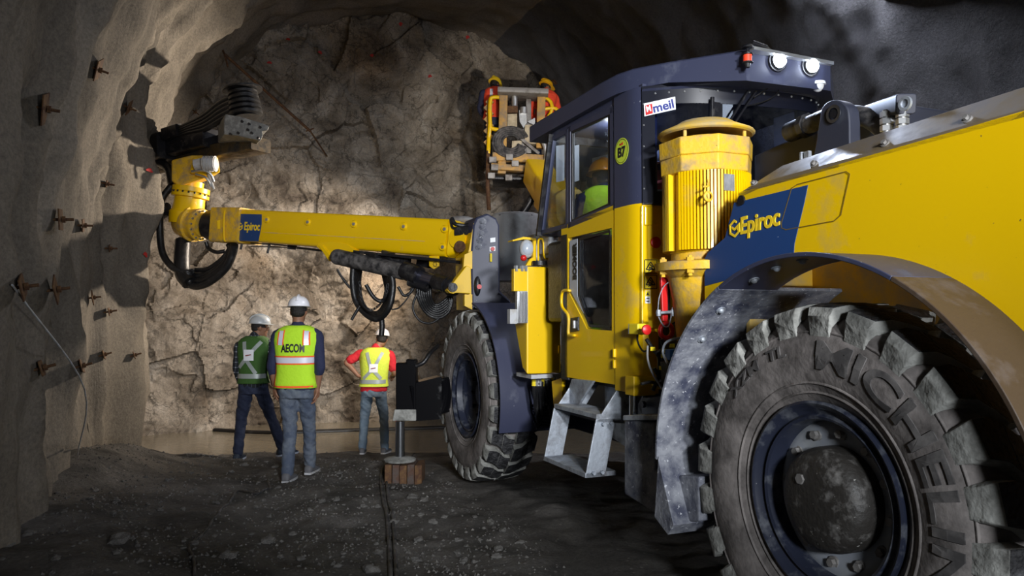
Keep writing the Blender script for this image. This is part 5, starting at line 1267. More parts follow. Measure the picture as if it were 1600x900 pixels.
def limb(mb, pts, rad, seg=14):
    """tapered limb: smooth curve through joints with a radius at each"""
    P = [Vector(p) for p in pts]; n = 5; R_ = catmull([Vector((r, 0, 0)) for r in rad], n); Q = catmull(P, n)
    mb.tube(Q, [max(r.x, 0.004) for r in R_], seg)
    mb.ball(P[0], rad[0]*0.98, seg=12); mb.ball(P[-1], rad[-1]*0.98, seg=12)
def sec(c, hw, hd, e=2.4, n=28, tw=0.0, lx=0.0):
    """superellipse section; c centre, half width along x turned by tw, half depth along y"""
    out = []
    for k in range(n):
        a = 2*PI*k/n; ca, sa = math.cos(a), math.sin(a)
        x = hw*math.copysign(abs(ca)**(2/e), ca); y = hd*math.copysign(abs(sa)**(2/e), sa)
        out.append(Vector((c[0]+x*math.cos(tw)-y*math.sin(tw), c[1]+x*math.sin(tw)+y*math.cos(tw), c[2])))
    return out
TORSO = [  # z, half width, half depth  for a 1.75 m adult
    (0.88, 0.165, 0.115), (0.95, 0.165, 0.115), (1.04, 0.152, 0.108), (1.14, 0.155, 0.110), (1.25, 0.172, 0.118), (1.35, 0.185, 0.118), (1.42, 0.180, 0.104), (1.465, 0.140, 0.085), (1.495, 0.080, 0.065)]
def torso_rings(J, off, z0=0.0, z1=9.0, e=2.5):
    out = []
    for z, hw, hd in TORSO:
        if z < z0-0.001 or z > z1+0.001: continue
        out.append(sec(spine(J, z), hw*J.get('wide', 1)+off, hd*J.get('deep', 1)+off, e, 36, J.get('twist', 0)))
    return out
def spine(J, z):
    t = (z-0.9)/0.6; lx, ly = J.get('lean', (0, 0))
    return (lx*t*abs(t)**0.3, ly*t*abs(t)**0.3, z)
def back_pt(J, x, z, off):
    """point on the back of the torso, x across, z up"""
    for (za, wa, da), (zb, wb, db) in zip(TORSO, TORSO[1:]):
        if z <= zb: break
    t = min(max((z-za)/(zb-za), 0), 1); hw = (wa+(wb-wa)*t)*J.get('wide', 1)+off; hd = (da+(db-da)*t)*J.get('deep', 1)+off
    e = 2.5; q = min(abs(x)/hw, 0.999); y = -hd*(1-q**e)**(1/e); c = spine(J, z); tw = J.get('twist', 0)
    return Vector((c[0]+x*math.cos(tw)-y*math.sin(tw), c[1]+x*math.sin(tw)+y*math.cos(tw), z))
def back_strip(J, pts, wd, off=0.030, th=0.003):
    """band of cloth lying on the back along (x, z) points"""
    Q = []
    for a, b in zip(pts, pts[1:]):
        for k in range(8): Q.append((a[0]+(b[0]-a[0])*k/8, a[1]+(b[1]-a[1])*k/8))
    Q.append(pts[-1]); mb = MB(); rings = []
    for i, (x, z) in enumerate(Q):
        a, b = Q[max(i-1, 0)], Q[min(i+1, len(Q)-1)]; dx, dz = b[0]-a[0], b[1]-a[1]; l = math.hypot(dx, dz) or 1
        nx, nz = -dz/l*wd/2, dx/l*wd/2
        rings.append([back_pt(J, x+nx, z+nz, off), back_pt(J, x, z, off), back_pt(J, x-nx, z-nz, off), back_pt(J, x-nx, z-nz, off+th), back_pt(J, x, z, off+th), back_pt(J, x+nx, z+nz, off+th)])
    mb.rings(rings); return mb
def hand(mb, wrist, d, palm_n, curl=0.5, s=1.0, thumb=1):
    """palm, four fingers and a thumb; d points along the hand, palm_n out of the palm"""
    d = Vector(d).normalized(); n = Vector(palm_n); n = (n - d*n.dot(d)).normalized(); x = d.cross(n)*thumb
    w = Vector(wrist)
    mb.tube([w-d*0.01, w+d*0.02*s, w+d*0.05*s, w+d*0.085*s], [0.026*s, 0.027*s, 0.031*s, 0.028*s], 12)
    mb.ball(w+d*0.055*s, 0.040*s, 0.017*s, 0.048*s, 14, X=x, Y=n, Zd=d)
    for k, ln in enumerate((0.072, 0.080, 0.075, 0.058)):
        o = w + d*0.088*s + x*(0.030-0.020*k)*s; c = curl*(1+0.08*k)
        pts = [o - d*0.02*s]; dd = d.copy(); p = o.copy(); pts.append(p.copy())
        for j, f in enumerate((0.42, 0.32, 0.26)):
            dd = (dd*math.cos(c*(0.5+0.25*j)) + n*math.sin(c*(0.5+0.25*j))).normalized(); p = p + dd*ln*f*s; pts.append(p.copy())
        mb.tube(pts, [0.0105*s, 0.0105*s, 0.0098*s, 0.009*s, 0.0078*s], 8); mb.ball(pts[-1], 0.0078*s, seg=8)
    o = w + d*0.025*s + x*0.022*s; p1 = o + (x*0.75+d*0.6+n*0.2).normalized()*0.038*s; p2 = p1 + (x*0.25+d*0.9+n*0.35).normalized()*0.032*s; p3 = p2 + (d*0.9+n*0.45-x*0.1).normalized()*0.025*s
    mb.tube([o, p1, p2, p3], [0.016*s, 0.0125*s, 0.011*s, 0.009*s], 8); mb.ball(p3, 0.009*s, seg=8)
def head_rings(c, X, Y, U, hair=None):
    """skull and face; Y is where the face looks"""
    mb = MB()
    prof = [(-0.118, 0.030, 0.030, 0.050), (-0.108, 0.045, 0.045, 0.035), (-0.085, 0.056, 0.064, 0.020), (-0.055, 0.064, 0.078, 0.008), (-0.02, 0.070, 0.088, 0.0), (0.02, 0.074, 0.094, -0.004), (0.06, 0.072, 0.092, -0.008), (0.09, 0.060, 0.076, -0.010), (0.112, 0.035, 0.045, -0.012), (0.12, 0.008, 0.01, -0.012)]
    rings = []
    for z, hw, hd, fy in prof:
        r = []
        for k in range(24):
            a = 2*PI*k/24; x = hw*math.cos(a); y = hd*math.sin(a)+fy
            if y > 0.03 and abs(x) < 0.02 and -0.06 < z < 0.0: y += 0.004
            r.append(c + X*x + Y*y + U*z)
        rings.append(r)
    mb.rings(rings)
    f = lambda x, y, z: c + X*x + Y*y + U*z
    mb.tube([f(0, 0.084, 0.022), f(0, 0.096, 0.0), f(0, 0.108, -0.022), f(0, 0.092, -0.034)], [0.008, 0.009, 0.012, 0.009], 8)     # nose
    for s in (-1, 1):
        mb.ball(f(s*0.012, 0.094, -0.028), 0.008, seg=8)
        mb.ball(f(s*0.032, 0.078, 0.026), 0.020, 0.012, 0.007, 10, X=X, Y=Y, Zd=U)      # brow
        mb.ball(f(s*0.076, -0.004, -0.01), 0.007, 0.017, 0.030, 12, X=X, Y=Y, Zd=U)      # ear
        mb.ball(f(s*0.040, 0.060, -0.03), 0.020, 0.018, 0.018, 10, X=X, Y=Y, Zd=U)       # cheek
    mb.ball(f(0, 0.086, -0.056), 0.022, 0.010, 0.006, 10, X=X, Y=Y, Zd=U); mb.ball(f(0, 0.084, -0.067), 0.018, 0.010, 0.006, 10, X=X, Y=Y, Zd=U)   # lips
    mb.ball(f(0, 0.074, -0.095), 0.022, 0.016, 0.015, 10, X=X, Y=Y, Zd=U)                # chin
    return mb
HAIR = mat('dark_hair', (0.008, 0.006, 0.005), 0.6, bump=0.6, bscale=120)
EYEW = mat('eye_white', (0.6, 0.58, 0.55), 0.3)
def person(loc, yaw, J, cloth, label, helmet_m, group=None, feet=True, vox=0.0075):
    root = empty('person', loc, yaw, label, 'person', group)
    g = lambda k: Vector(J[k])
    hx = g('head'); ha = J.get('face', 0.0); tilt = J.get('nod', 0.0); roll = J.get('roll', 0.0)
    Mx = Matrix.Rotation(ha, 3, 'Z') @ Matrix.Rotation(roll, 3, 'Y') @ Matrix.Rotation(tilt, 3, 'X')
    X, Y, U = Mx @ Vector((1, 0, 0)), Mx @ Vector((0, 1, 0)), Mx @ Vector((0, 0, 1))
    neck = Vector(spine(J, 1.47))
    # the body: one continuous surface
    mb = head_rings(hx, X, Y, U)
    limb(mb, [neck-Vector((0, 0, .05)), neck.lerp(hx, 0.45), hx - U*0.06 - Y*0.015], [0.062, 0.054, 0.056])
    mb.rings(torso_rings(J, -0.012))
    for s in 'LR':
        sh, el, wr = g('sh'+s), g('el'+s), g('wr'+s)
        limb(mb, [Vector(spine(J, 1.38))*0.5+sh*0.5, sh, sh.lerp(el, 0.5), el, el.lerp(wr, 0.35), wr], [0.05, 0.052, 0.046, 0.038, 0.038, 0.026])
        dd = Vector(J.get('hd'+s, (wr-el).normalized())); pn = Vector(J.get('pn'+s, (-1 if s == 'R' else 1, 0, 0)))
        hand(mb, wr, dd, pn, J.get('curl', 0.55), 1.0, J.get('th'+s, 1 if s == 'L' else -1))
        if 'hip'+s in J:
            hp_, kn, an = g('hip'+s), g('kn'+s), g('an'+s)
            limb(mb, [hp_, hp_.lerp(kn, 0.5), kn, kn.lerp(an, 0.35), an], [0.078, 0.066, 0.050, 0.050, 0.036])
            t = Vector(J.get('toe'+s, (0, 1, 0))).normalized()
            limb(mb, [an, an-Z*0.045+t*0.02, an-Z*0.055+t*0.12], [0.036, 0.034, 0.026])
    obj('body', remeshed(mb, vox, smooth_it=1), SKIN, root, smooth=180, local=True)
    # eyes
    mb = MB()
    for s in (-1, 1): mb.ball(hx+X*s*0.031+Y*0.083+U*0.008, 0.010, 0.006, 0.005, 10, X=X, Y=Y, Zd=U)
    obj('eyes', mb, EYEW, root, local=True)
    # hair below the helmet
    mb = MB(); mb.ball(hx - Y*0.010 + U*0.012, 0.080, 0.096, 0.100, 20, X=X, Y=Y, Zd=U, lo=-0.15, hi=PI/2)
    mb.ball(hx - Y*0.040 - U*0.015, 0.068, 0.062, 0.055, 18, X=X, Y=Y, Zd=U)
    obj('hair', mb, HAIR, root, local=True)
    # shirt with sleeves
    mb = MB(); mb.rings(torso_rings(J, 0.012, cloth.get('shirt_z', 0.88)))
    sl = cloth.get('sleeve', 0.7)
    for s in 'LR':
        sh, el, wr = g('sh'+s), g('el'+s), g('wr'+s)
        if sl > 0.5: pts = [Vector(spine(J, 1.38))*0.45+sh*0.55, sh, sh.lerp(el, 0.5), el, el.lerp(wr, min((sl-0.5)*2, .95))]; rad = [0.062, 0.070, 0.062, 0.053, 0.046]
        else: pts = [Vector(spine(J, 1.38))*0.45+sh*0.55, sh, sh.lerp(el, sl*2*0.5), sh.lerp(el, sl*2)]; rad = [0.062, 0.070, 0.066, 0.066]
        limb(mb, pts, rad)
    limb(mb, [neck-Vector((0, 0, .03)), neck+Vector((0, 0, 0.025))], [0.068, 0.062])
    obj('shirt', remeshed(mb, 0.010, 0.006, 3), cloth['shirt'], root, smooth=180, local=True)
    if 'hipL' in J:
        mb = MB()
        mb.rings([sec((spine(J, z)[0], spine(J, z)[1], z), hw, hd, 2.4) for z, hw, hd in ((0.80, 0.155, 0.115), (0.88, 0.178, 0.130), (0.97, 0.170, 0.124), (1.02, 0.160, 0.116))])
        for s in 'LR':
            hp_, kn, an = g('hip'+s), g('kn'+s), g('an'+s)
            limb(mb, [hp_, hp_.lerp(kn, 0.45), kn, kn.lerp(an, 0.5), an+Z*0.0], [0.092, 0.082, 0.066, 0.062, 0.060])
        obj('trousers', remeshed(mb, 0.010, 0.010, 8, 3), cloth['pants'], root, smooth=180, local=True)
        if feet:
            for s in 'LR':
                an = g('an'+s); t = Vector(J.get('toe'+s, (0, 1, 0))); th_ = Vector((t.x, t.y, 0)).normalized(); sd = Vector((th_.y, -th_.x, 0)); pu = Vector((0, 0, 1)); base = an - Z*0.085
                ups = t.z
                mb = MB(); rings = []
                for f, hw, h in ((-0.075, 0.024, 0.06), (-0.065, 0.036, 0.085), (-0.02, 0.040, 0.105), (0.04, 0.042, 0.085), (0.10, 0.046, 0.060), (0.16, 0.044, 0.045), (0.195, 0.030, 0.032), (0.205, 0.015, 0.02)):
                    c = base + th_*f + Z*(h/2 + ups*f); rings.append([c + sd*(hw*math.cos(2*PI*k/16)) + Z*(h/2*math.copysign(abs(math.sin(2*PI*k/16))**0.6, math.sin(2*PI*k/16))) for k in range(16)])
                mb.rings(rings); sh_ = obj('shoe', mb, cloth['shoe'], root, smooth=60, local=True)
                mb = MB(); rings = []
                for f, hw in ((-0.08, 0.028), (-0.06, 0.040), (0.0, 0.044), (0.10, 0.050), (0.17, 0.046), (0.208, 0.022)):
                    c = base + th_*f + Z*(0.008+ups*f); rings.append([c+sd*hw-Z*0.010, c+sd*hw+Z*0.010, c-sd*hw+Z*0.010, c-sd*hw-Z*0.010])
                mb.rings(rings); obj('sole', mb, cloth.get('sole', LGREY), sh_, smooth=30, local=True)
    # hi-vis vest
    if 'vest' in cloth:
        mb = MB(); z0 = cloth.get('vest_z', 0.93)
        rr = torso_rings(J, 0.030, 0.95 if z0 > 0.9 else z0)
        rr[0:0] = [[p+Vector((0, 0, z0-rr[0][0].z)) + Vector((p.x, p.y, 0)).normalized()*0.010 for p in rr[0]]]
        mb.rings(rr); vs = obj('vest', mb, cloth['vest'], root, smooth=180, local=True)
        for nm, pts, wd, m_, off in cloth.get('strips', ()):
            obj(nm, back_strip(J, pts, wd, off), m_, vs, smooth=60, local=True)
        if 'patch' in cloth:
            x, z, w_, h_, m_ = cloth['patch']; mb = back_strip(J, [(x-w_/2, z), (x+w_/2, z)], h_, 0.037); obj('white_patch', mb, m_, vs, smooth=0, local=True)
            mb = back_strip(J, [(x-w_*.3, z-h_*.05), (x+w_*.25, z+h_*.05)], h_*.10, 0.041); obj('patch_writing', mb, mat('dark_red_ink', (0.2, 0.02, 0.02)), vs, smooth=0, local=True)
    # hard hat
    hc = hx + U*0.045 - Y*0.004; mb = MB(); rings = []
    for k in range(11):
        a = (PI/2)*k/10; r = math.cos(a)**0.85 if k < 10 else 0.02; z = 0.105*math.sin(a)
        rings.append([hc + X*(0.104*r*math.cos(t)) + Y*(0.128*r*math.sin(t)) + U*z for t in [2*PI*q/36 for q in range(36)]])
    rings[0:0] = [[hc + X*(0.110*math.cos(t)) + Y*(0.134*math.sin(t)+(0.040*max(math.sin(t), 0)**2)) + U*(-0.006-0.008*max(math.sin(t), 0)) for t in [2*PI*q/36 for q in range(36)]], [hc + X*(0.116*math.cos(t)) + Y*(0.142*math.sin(t)+(0.045*max(math.sin(t), 0)**2)) + U*(-0.004-0.008*max(math.sin(t), 0)) for t in [2*PI*q/36 for q in range(36)]], [hc + X*(0.107*math.cos(t)) + Y*(0.131*math.sin(t)) + U*0.004 for t in [2*PI*q/36 for q in range(36)]]]
    mb.rings(rings)
    hm = obj('hard_hat', mb, helmet_m, root, smooth=50, local=True)
    mb = MB(); mb.tube([hc - Y*0.118 + U*0.045, hc - Y*0.085+U*0.085, hc+U*0.110, hc+Y*0.085+U*0.085, hc+Y*0.118+U*0.045], 0.012, 8); obj('crown_ridge', mb, helmet_m, hm, local=True)
    return root
def cloth_mat(name, c, rough=0.85, wav=0.0, dirt=None, da=0.3):
    return mat(name, c, rough, dirt=dirt, dirt_amt=da, scale=6, bump=0.4, bscale=30)
JEANS_G = cloth_mat('faded_grey_jeans', (0.055, 0.072, 0.11), dirt=(0.13, 0.15, 0.18), da=0.6)
JEANS_D = cloth_mat('dark_navy_jeans', (0.012, 0.018, 0.045), dirt=(0.03, 0.04, 0.08), da=0.4)
JEANS_L = cloth_mat('light_blue_jeans', (0.13, 0.19, 0.26), dirt=(0.20, 0.26, 0.32), da=0.5)
NAVYC = cloth_mat('navy_cloth', (0.012, 0.016, 0.050)); REDC = cloth_mat('red_cloth', (0.50, 0.012, 0.022))
LIMEC = cloth_mat('lime_cloth', (0.42, 0.70, 0.02)); GREENC = cloth_mat('green_mesh_cloth', (0.035, 0.10, 0.015)); YELC = cloth_mat('yellow_green_cloth', (0.55, 0.66, 0.06))
ORC = cloth_mat('orange_trim', (0.85, 0.12, 0.02)); SILV = mat('reflective_tape', (0.62, 0.63, 0.70), 0.35, 0.1); SILVD = mat('dull_reflective_tape', (0.30, 0.34, 0.33), 0.4, 0.1)
HATW = mat('white_hard_hat', (0.74, 0.74, 0.78), 0.3, coat=0.3); HATG = mat('grey_white_hard_hat', (0.42, 0.44, 0.45), 0.35, coat=0.2)
HATY = mat('yellow_hard_hat', (0.80, 0.55, 0.02), 0.3, coat=0.3); HATO = mat('orange_hard_hat', (0.85, 0.30, 0.01), 0.3, coat=0.3)
SHOE = mat('grey_shoe', (0.10, 0.10, 0.11), 0.7); SHOEB = mat('dark_shoe', (0.02, 0.03, 0.05), 0.7); SOLEW = mat('pale_sole', (0.45, 0.5, 0.6), 0.6)
ORV = cloth_mat('orange_cloth', (0.75, 0.06, 0.02)); WHC = mat('white_patch', (0.75, 0.77, 0.82), 0.7)
# plaid shirt
PLAID, N, K, P = new_mat('dark_plaid_cloth'); P.inputs['Roughness'].default_value = 0.9
tcp = N.new('ShaderNodeTexCoord'); sx = N.new('ShaderNodeSeparateXYZ'); K.new(tcp.outputs['Object'], sx.inputs[0])
def stripes(sock, f, thr):
    a = N.new('ShaderNodeMath'); a.operation = 'MULTIPLY'; a.inputs[1].default_value = f; K.new(sock, a.inputs[0])
    b = N.new('ShaderNodeMath'); b.operation = 'FRACT'; K.new(a.outputs[0], b.inputs[0])
    c = N.new('ShaderNodeMath'); c.operation = 'GREATER_THAN'; c.inputs[1].default_value = thr; K.new(b.outputs[0], c.inputs[0]); return c.outputs[0]
s1 = stripes(sx.outputs['Z'], 16, 0.82); ys = N.new('ShaderNodeMath'); ys.operation = 'ADD'; K.new(sx.outputs['X'], ys.inputs[0]); K.new(sx.outputs['Y'], ys.inputs[1]); s2 = stripes(ys.outputs[0], 20, 0.80)
ad = N.new('ShaderNodeMath'); ad.operation = 'ADD'; K.new(s1, ad.inputs[0]); K.new(s2, ad.inputs[1])
cr = N.new('ShaderNodeValToRGB'); cr.color_ramp.elements[0].color = (0.008, 0.010, 0.014, 1); cr.color_ramp.elements[1].color = (0.35, 0.38, 0.42, 1); q = cr.color_ramp.elements.new(0.5); q.color = (0.05, 0.06, 0.08, 1)
hf = N.new('ShaderNodeMath'); hf.operation = 'MULTIPLY'; hf.inputs[1].default_value = 0.5; K.new(ad.outputs[0], hf.inputs[0]); K.new(hf.outputs[0], cr.inputs[0]); K.new(cr.outputs[0], P.inputs['Base Color'])

def at_floor(px, Y):
    x = (px-800)/FPX*Y/ (1) ; d = ray(px, 600); x = d.x/d.y*Y; return Vector((x, Y, floor_z(x, Y)))
# the man with the white hard hat and lettered vest, walking away
JB = dict(wide=1.03, deep=1.0, lean=(0.0, 0.03), head=(0.0, 0.055, 1.635), face=0.12, nod=-0.05,
          shL=(-0.178, 0.02, 1.395), elL=(-0.235, 0.0, 1.115), wrL=(-0.215, 0.04, 0.895), shR=(0.178, 0.02, 1.395), elR=(0.235, -0.03, 1.12), wrR=(0.20, 0.01, 0.885),
          hipL=(-0.085, 0, 0.88), knL=(-0.065, 0.03, 0.49), anL=(-0.065, -0.04, 0.09), hipR=(0.085, 0, 0.88), knR=(0.085, 0.16, 0.50), anR=(0.06, 0.30, 0.10), toeL=(0.05, 1, 0), toeR=(0.1, 1, 0.0), pnL=(1, 0.2, 0), pnR=(-1, -0.3, 0), curl=0.6)
T_ = 0.037
xs_ = 0.135
loc = at_floor(463, 7.28)
pB = person(loc, 0.0, JB, dict(shirt=NAVYC, sleeve=0.66, pants=JEANS_G, shoe=SHOE, vest=LIMEC, vest_z=0.90, strips=[
    ('silver_band', [(-0.19, 1.165), (0, 1.165), (0.19, 1.165)], 0.055, SILV, 0.033), ('orange_trim', [(-0.19, 1.20), (0.19, 1.20)], 0.014, ORC, 0.034), ('orange_trim', [(-0.19, 1.13), (0.19, 1.13)], 0.014, ORC, 0.034),
    ('orange_trim', [(-0.185, 0.915), (0.185, 0.915)], 0.018, ORC, 0.036), ('orange_trim', [(-0.186, 0.92), (-0.186, 1.12)], 0.016, ORC, 0.032),
    ('silver_band', [(-0.125, 1.31), (-0.118, 1.445)], 0.045, SILV, 0.033), ('silver_band', [(0.125, 1.31), (0.118, 1.445)], 0.045, SILV, 0.033),
    ('orange_trim', [(-0.153, 1.31), (-0.146, 1.435)], 0.012, ORC, 0.034), ('orange_trim', [(-0.097, 1.31), (-0.092, 1.455)], 0.012, ORC, 0.034),
    ('orange_trim', [(0.153, 1.31), (0.146, 1.435)], 0.012, ORC, 0.034), ('orange_trim', [(0.097, 1.31), (0.092, 1.455)], 0.012, ORC, 0.034)]),
    'person in white hard hat and lettered lime vest, walking away in grey jeans', HATW)
vb_ = [o for o in pB.children if o.name.startswith('vest')][0]
mb = MB(); mb.b.free(); mb.b = text_bm('AECOM', 0.105, 0.001, 0.004, 0, 'CENTER')
xs = [v.co.x for v in mb.b.verts]; k_ = 0.225/(max(xs)-min(xs))
for v in mb.b.verts: v.co = back_pt(JB, v.co.x*k_, 1.245+v.co.y, 0.0345+v.co.z)
obj('vest_lettering', mb, INK, vb_, smooth=0, local=True)
# the man in the dark plaid shirt and green vest
JA = dict(wide=0.92, lean=(0.0, 0.03), head=(0.045, 0.075, 1.60), face=-1.15, nod=-0.05,
          shL=(-0.165, 0.0, 1.375), elL=(-0.20, 0.0, 1.10), wrL=(-0.17, 0.10, 0.90), shR=(0.175, 0.03, 1.375), elR=(0.23, -0.02, 1.10), wrR=(0.25, 0.06, 0.87),
          hipL=(-0.085, 0, 0.86), knL=(-0.16, 0.05, 0.48), anL=(-0.17, -0.02, 0.09), hipR=(0.085, 0, 0.86), knR=(0.18, 0.14, 0.49), anR=(0.32, 0.14, 0.12), toeL=(0.0, 1, 0), toeR=(0.8, 0.8, 0.05), twist=0.0, curl=0.6, pnL=(1, 0, 0), pnR=(-1, 0, 0))
loc = at_floor(396, 9.1)
X1 = [(-0.13, 1.10), (0.10, 1.43)]
pA = person(loc, 0.0, JA, dict(shirt=PLAID, sleeve=0.9, pants=JEANS_D, shoe=SHOEB, sole=SOLEW, vest=GREENC, vest_z=0.93, strips=[
    ('silver_band', [(-0.14, 1.12), (0.12, 1.43)], 0.045, SILVD, 0.032), ('silver_band', [(0.07, 1.05), (-0.05, 1.22), (-0.08, 1.43)], 0.045, SILVD, 0.033), ('silver_band', [(-0.17, 1.02), (0.17, 1.02)], 0.055, SILVD, 0.034)], patch=(-0.015, 1.27, 0.12, 0.13, WHC)),
    'person in grey hard hat, plaid shirt and dark green vest, head turned to the right', HATG)
# the man in the red shirt, hands on hips
JC = dict(wide=1.06, lean=(0.03, 0.0), head=(0.10, 0.06, 1.615), face=0.2, nod=-0.12, roll=0.10,
          shL=(-0.185, 0.0, 1.40), elL=(-0.385, -0.03, 1.285), wrL=(-0.21, -0.06, 1.10), shR=(0.225, 0.0, 1.385), elR=(0.285, 0.02, 1.13), wrR=(0.245, 0.20, 1.08),
          hipL=(-0.09, 0, 0.88), knL=(-0.135, 0.04, 0.49), anL=(-0.15, -0.02, 0.09), hipR=(0.09, 0, 0.88), knR=(0.14, 0.03, 0.49), anR=(0.16, 0.0, 0.09), toeL=(-0.1, 1, 0), toeR=(0.2, 1, 0), hdL=(0.9, 0.1, -0.35), pnL=(0.3, 0.1, -1), curl=0.7, pnR=(-1, 0, 0))
loc = at_floor(584, 10.66)
pC = person(loc, 0.0, JC, dict(shirt=REDC, sleeve=0.36, pants=JEANS_L, shoe=SHOE, vest=YELC, vest_z=0.95, shirt_z=0.88, strips=[
    ('silver_band', [(-0.13, 1.06), (0.02, 1.22), (0.12, 1.43)], 0.045, SILVD, 0.032), ('silver_band', [(0.12, 1.06), (-0.03, 1.22), (-0.10, 1.43)], 0.045, SILVD, 0.033), ('silver_band', [(-0.18, 1.02), (0.18, 1.02)], 0.055, SILVD, 0.034)], patch=(0.01, 1.21, 0.12, 0.12, WHC)),
    'person in red shirt and yellow-green vest with hands on hips, standing by the water', HATW)
# two workers in the basket
fz = 4.04
JD = dict(lean=(0.05, 0.05), head=(0.05, 0.16, 1.575), face=-0.75, nod=-0.35, shL=(-0.18, 0.06, 1.38), elL=(-0.22, 0.15, 1.12), wrL=(-0.10, 0.30, 1.02), shR=(0.19, 0.06, 1.38), elR=(0.27, 0.2, 1.20), wrR=(0.24, 0.38, 1.10),
          hipL=(-0.09, 0, 0.86), knL=(-0.1, 0.04, 0.48), anL=(-0.1, 0, 0.09), hipR=(0.09, 0, 0.86), knR=(0.1, 0.04, 0.48), anR=(0.1, 0, 0.09))
p0_ = DY(772, 290, 12.95); p0_.z = fz+0.0
person(p0_, 0.25, JD, dict(shirt=NAVYC, sleeve=0.9, pants=JEANS_D, shoe=SHOEB, vest=ORV, strips=[('silver_band', [(-0.10, 0.97), (-0.11, 1.43)], 0.05, SILV, 0.033), ('silver_band', [(0.10, 0.97), (0.11, 1.43)], 0.05, SILV, 0.033)]),
       'person in yellow hard hat and orange vest, at the left post of the raised basket', HATY, vox=0.011)
p0_ = DY(850, 290, 12.95); p0_.z = fz-0.06
JE = dict(JD); JE.update(head=(0.04, 0.13, 1.58), face=-1.0, nod=-0.3)
person(p0_, 0.0, JE, dict(shirt=ORV, sleeve=0.9, pants=JEANS_D, shoe=SHOEB),
       'person in amber hard hat and orange clothes at the right post of the raised basket', mat('amber_hard_hat', (0.82, 0.42, 0.01), 0.3), vox=0.011)
# operator and a second person inside the cab
JS = dict(lean=(0.0, 0.02), head=(0.0, 0.06, 1.58), face=0.0, shL=(-0.18, 0.02, 1.38), elL=(-0.22, 0.15, 1.14), wrL=(-0.18, 0.38, 1.12), shR=(0.18, 0.02, 1.38), elR=(0.22, 0.15, 1.14), wrR=(0.18, 0.38, 1.12),
          hipL=(-0.09, 0.02, 0.86), knL=(-0.12, 0.42, 0.88), anL=(-0.12, 0.44, 0.47), hipR=(0.09, 0.02, 0.86), knR=(0.12, 0.42, 0.88), anR=(0.12, 0.44, 0.47))
sp1 = SD(946, 268, 2.98); sp1.z = sp1.z - 1.62
person(sp1, HEAD, JS, dict(shirt=NAVYC, sleeve=0.9, pants=JEANS_D, shoe=SHOEB, vest=LIMEC), 'person in orange hard hat and lime vest, seated inside the cab', HATO, vox=0.011)
sp2 = L(4.22, 2.90, 0.95)
person(sp2, HEAD, JS, dict(shirt=REDC, sleeve=0.9, pants=JEANS_D, shoe=SHOEB, vest=ORV, strips=[('silver_band', [(-0.14, 1.0), (-0.15, 1.42)], 0.05, SILV, 0.033)]), 'person in red jacket, half hidden behind the cab rear window', HATW, vox=0.011)

# ------------------------------------------------------------------ rock bolts on the walls
def bvh(names):
    out = []
    for n in names:
        o = bpy.data.objects[n]; out.append(BVHTree.FromPolygons([v.co[:] for v in o.data.vertices], [p.vertices[:] for p in o.data.polygons]))
    return out
WB = bvh(['wall_left', 'ceiling', 'wall_front', 'wall_right'])
def hit(px, py):
    best = None; d = ray(px, py).normalized()
    for t in WB:
        h = t.ray_cast(CAM, d)
        if h[0] is not None and (best is None or h[3] < best[2]): best = (h[0], h[1], h[3])
    if best is None: return None, None
    n = best[1]; n = n if n.dot(d) < 0 else -n
    return best[0], n.normalized()
def inner_n(p):
    n = L(uwz(p)[0], WC, 2.4)-p; return n.normalized()
ROT = {}
BOLTS = [(146, 106, 0.24, 'rusty diamond bolt plate high on the left wall, top of the dark recess'), (60, 168, 0.27, 'large dark rusty plate alone at the upper left edge of the wall'), (196, 166, 0.22, 'ochre bolt plate just above the tip of the drill feed'),
    (301, 172, 0.12, 'small dark bolt plate just left of the feed hoses'), (84, 343, 0.20, 'reddish bolt plate on the left wall, level with the boom'), (122, 352, 0.16, 'narrow dark bolt plate right of the reddish one, level with the boom'),
    (76, 454, 0.20, 'red-brown bolt plate on the left wall just below boom level'), (138, 466, 0.16, 'pale-stemmed bolt plate in the middle of the left wall'), (164, 488, 0.12, 'small dark bolt in the deep groove near the face'),
    (120, 574, 0.16, 'grey bolt plate low on the left wall, above the spoil heap'), (156, 556, 0.13, 'reddish bolt low in the groove beside the face'), (204, 557, 0.10, 'small bolt nearest the lower left edge of the face'), (54, 578, 0.14, 'dark bolt stub low on the left wall'),
    (22, 450, 0.18, 'dark bolt plate at the left picture edge below boom level'), (160, 286, 0.10, 'small rusty bolt beneath the drill feed tip'), (165, 388, 0.10, 'small bolt in the groove, level with the hose loop'), (868, 126, 0.16, 'dark rusty bolt plate above the right basket worker')]
for px, py, s, lb in BOLTS:
    p, n = hit(px, py)
    if p is None: continue
    n2 = inner_n(p); x, y = perp(n2); a = random.uniform(0, PI)
    x, y = x*math.cos(a)+y*math.sin(a), y*math.cos(a)-x*math.sin(a)
    root = empty('rock_bolt', p, 0, lb, 'rock bolt', 'bolts in the tunnel wall')
    mb = MB(); mb.box(p+n2*0.04, x*s*0.36, y*s*0.36, n2*0.005); obj('bolt_plate', mb, RUST, root, smooth=0, bevel=0.003)
    mb = MB(); mb.cyl(p-n2*0.02, p+n2*0.12, 0.010, seg=10); mb.cyl(p+n2*0.05, p+n2*0.07, 0.024, seg=6); obj('bolt_end', mb, RUST, root)
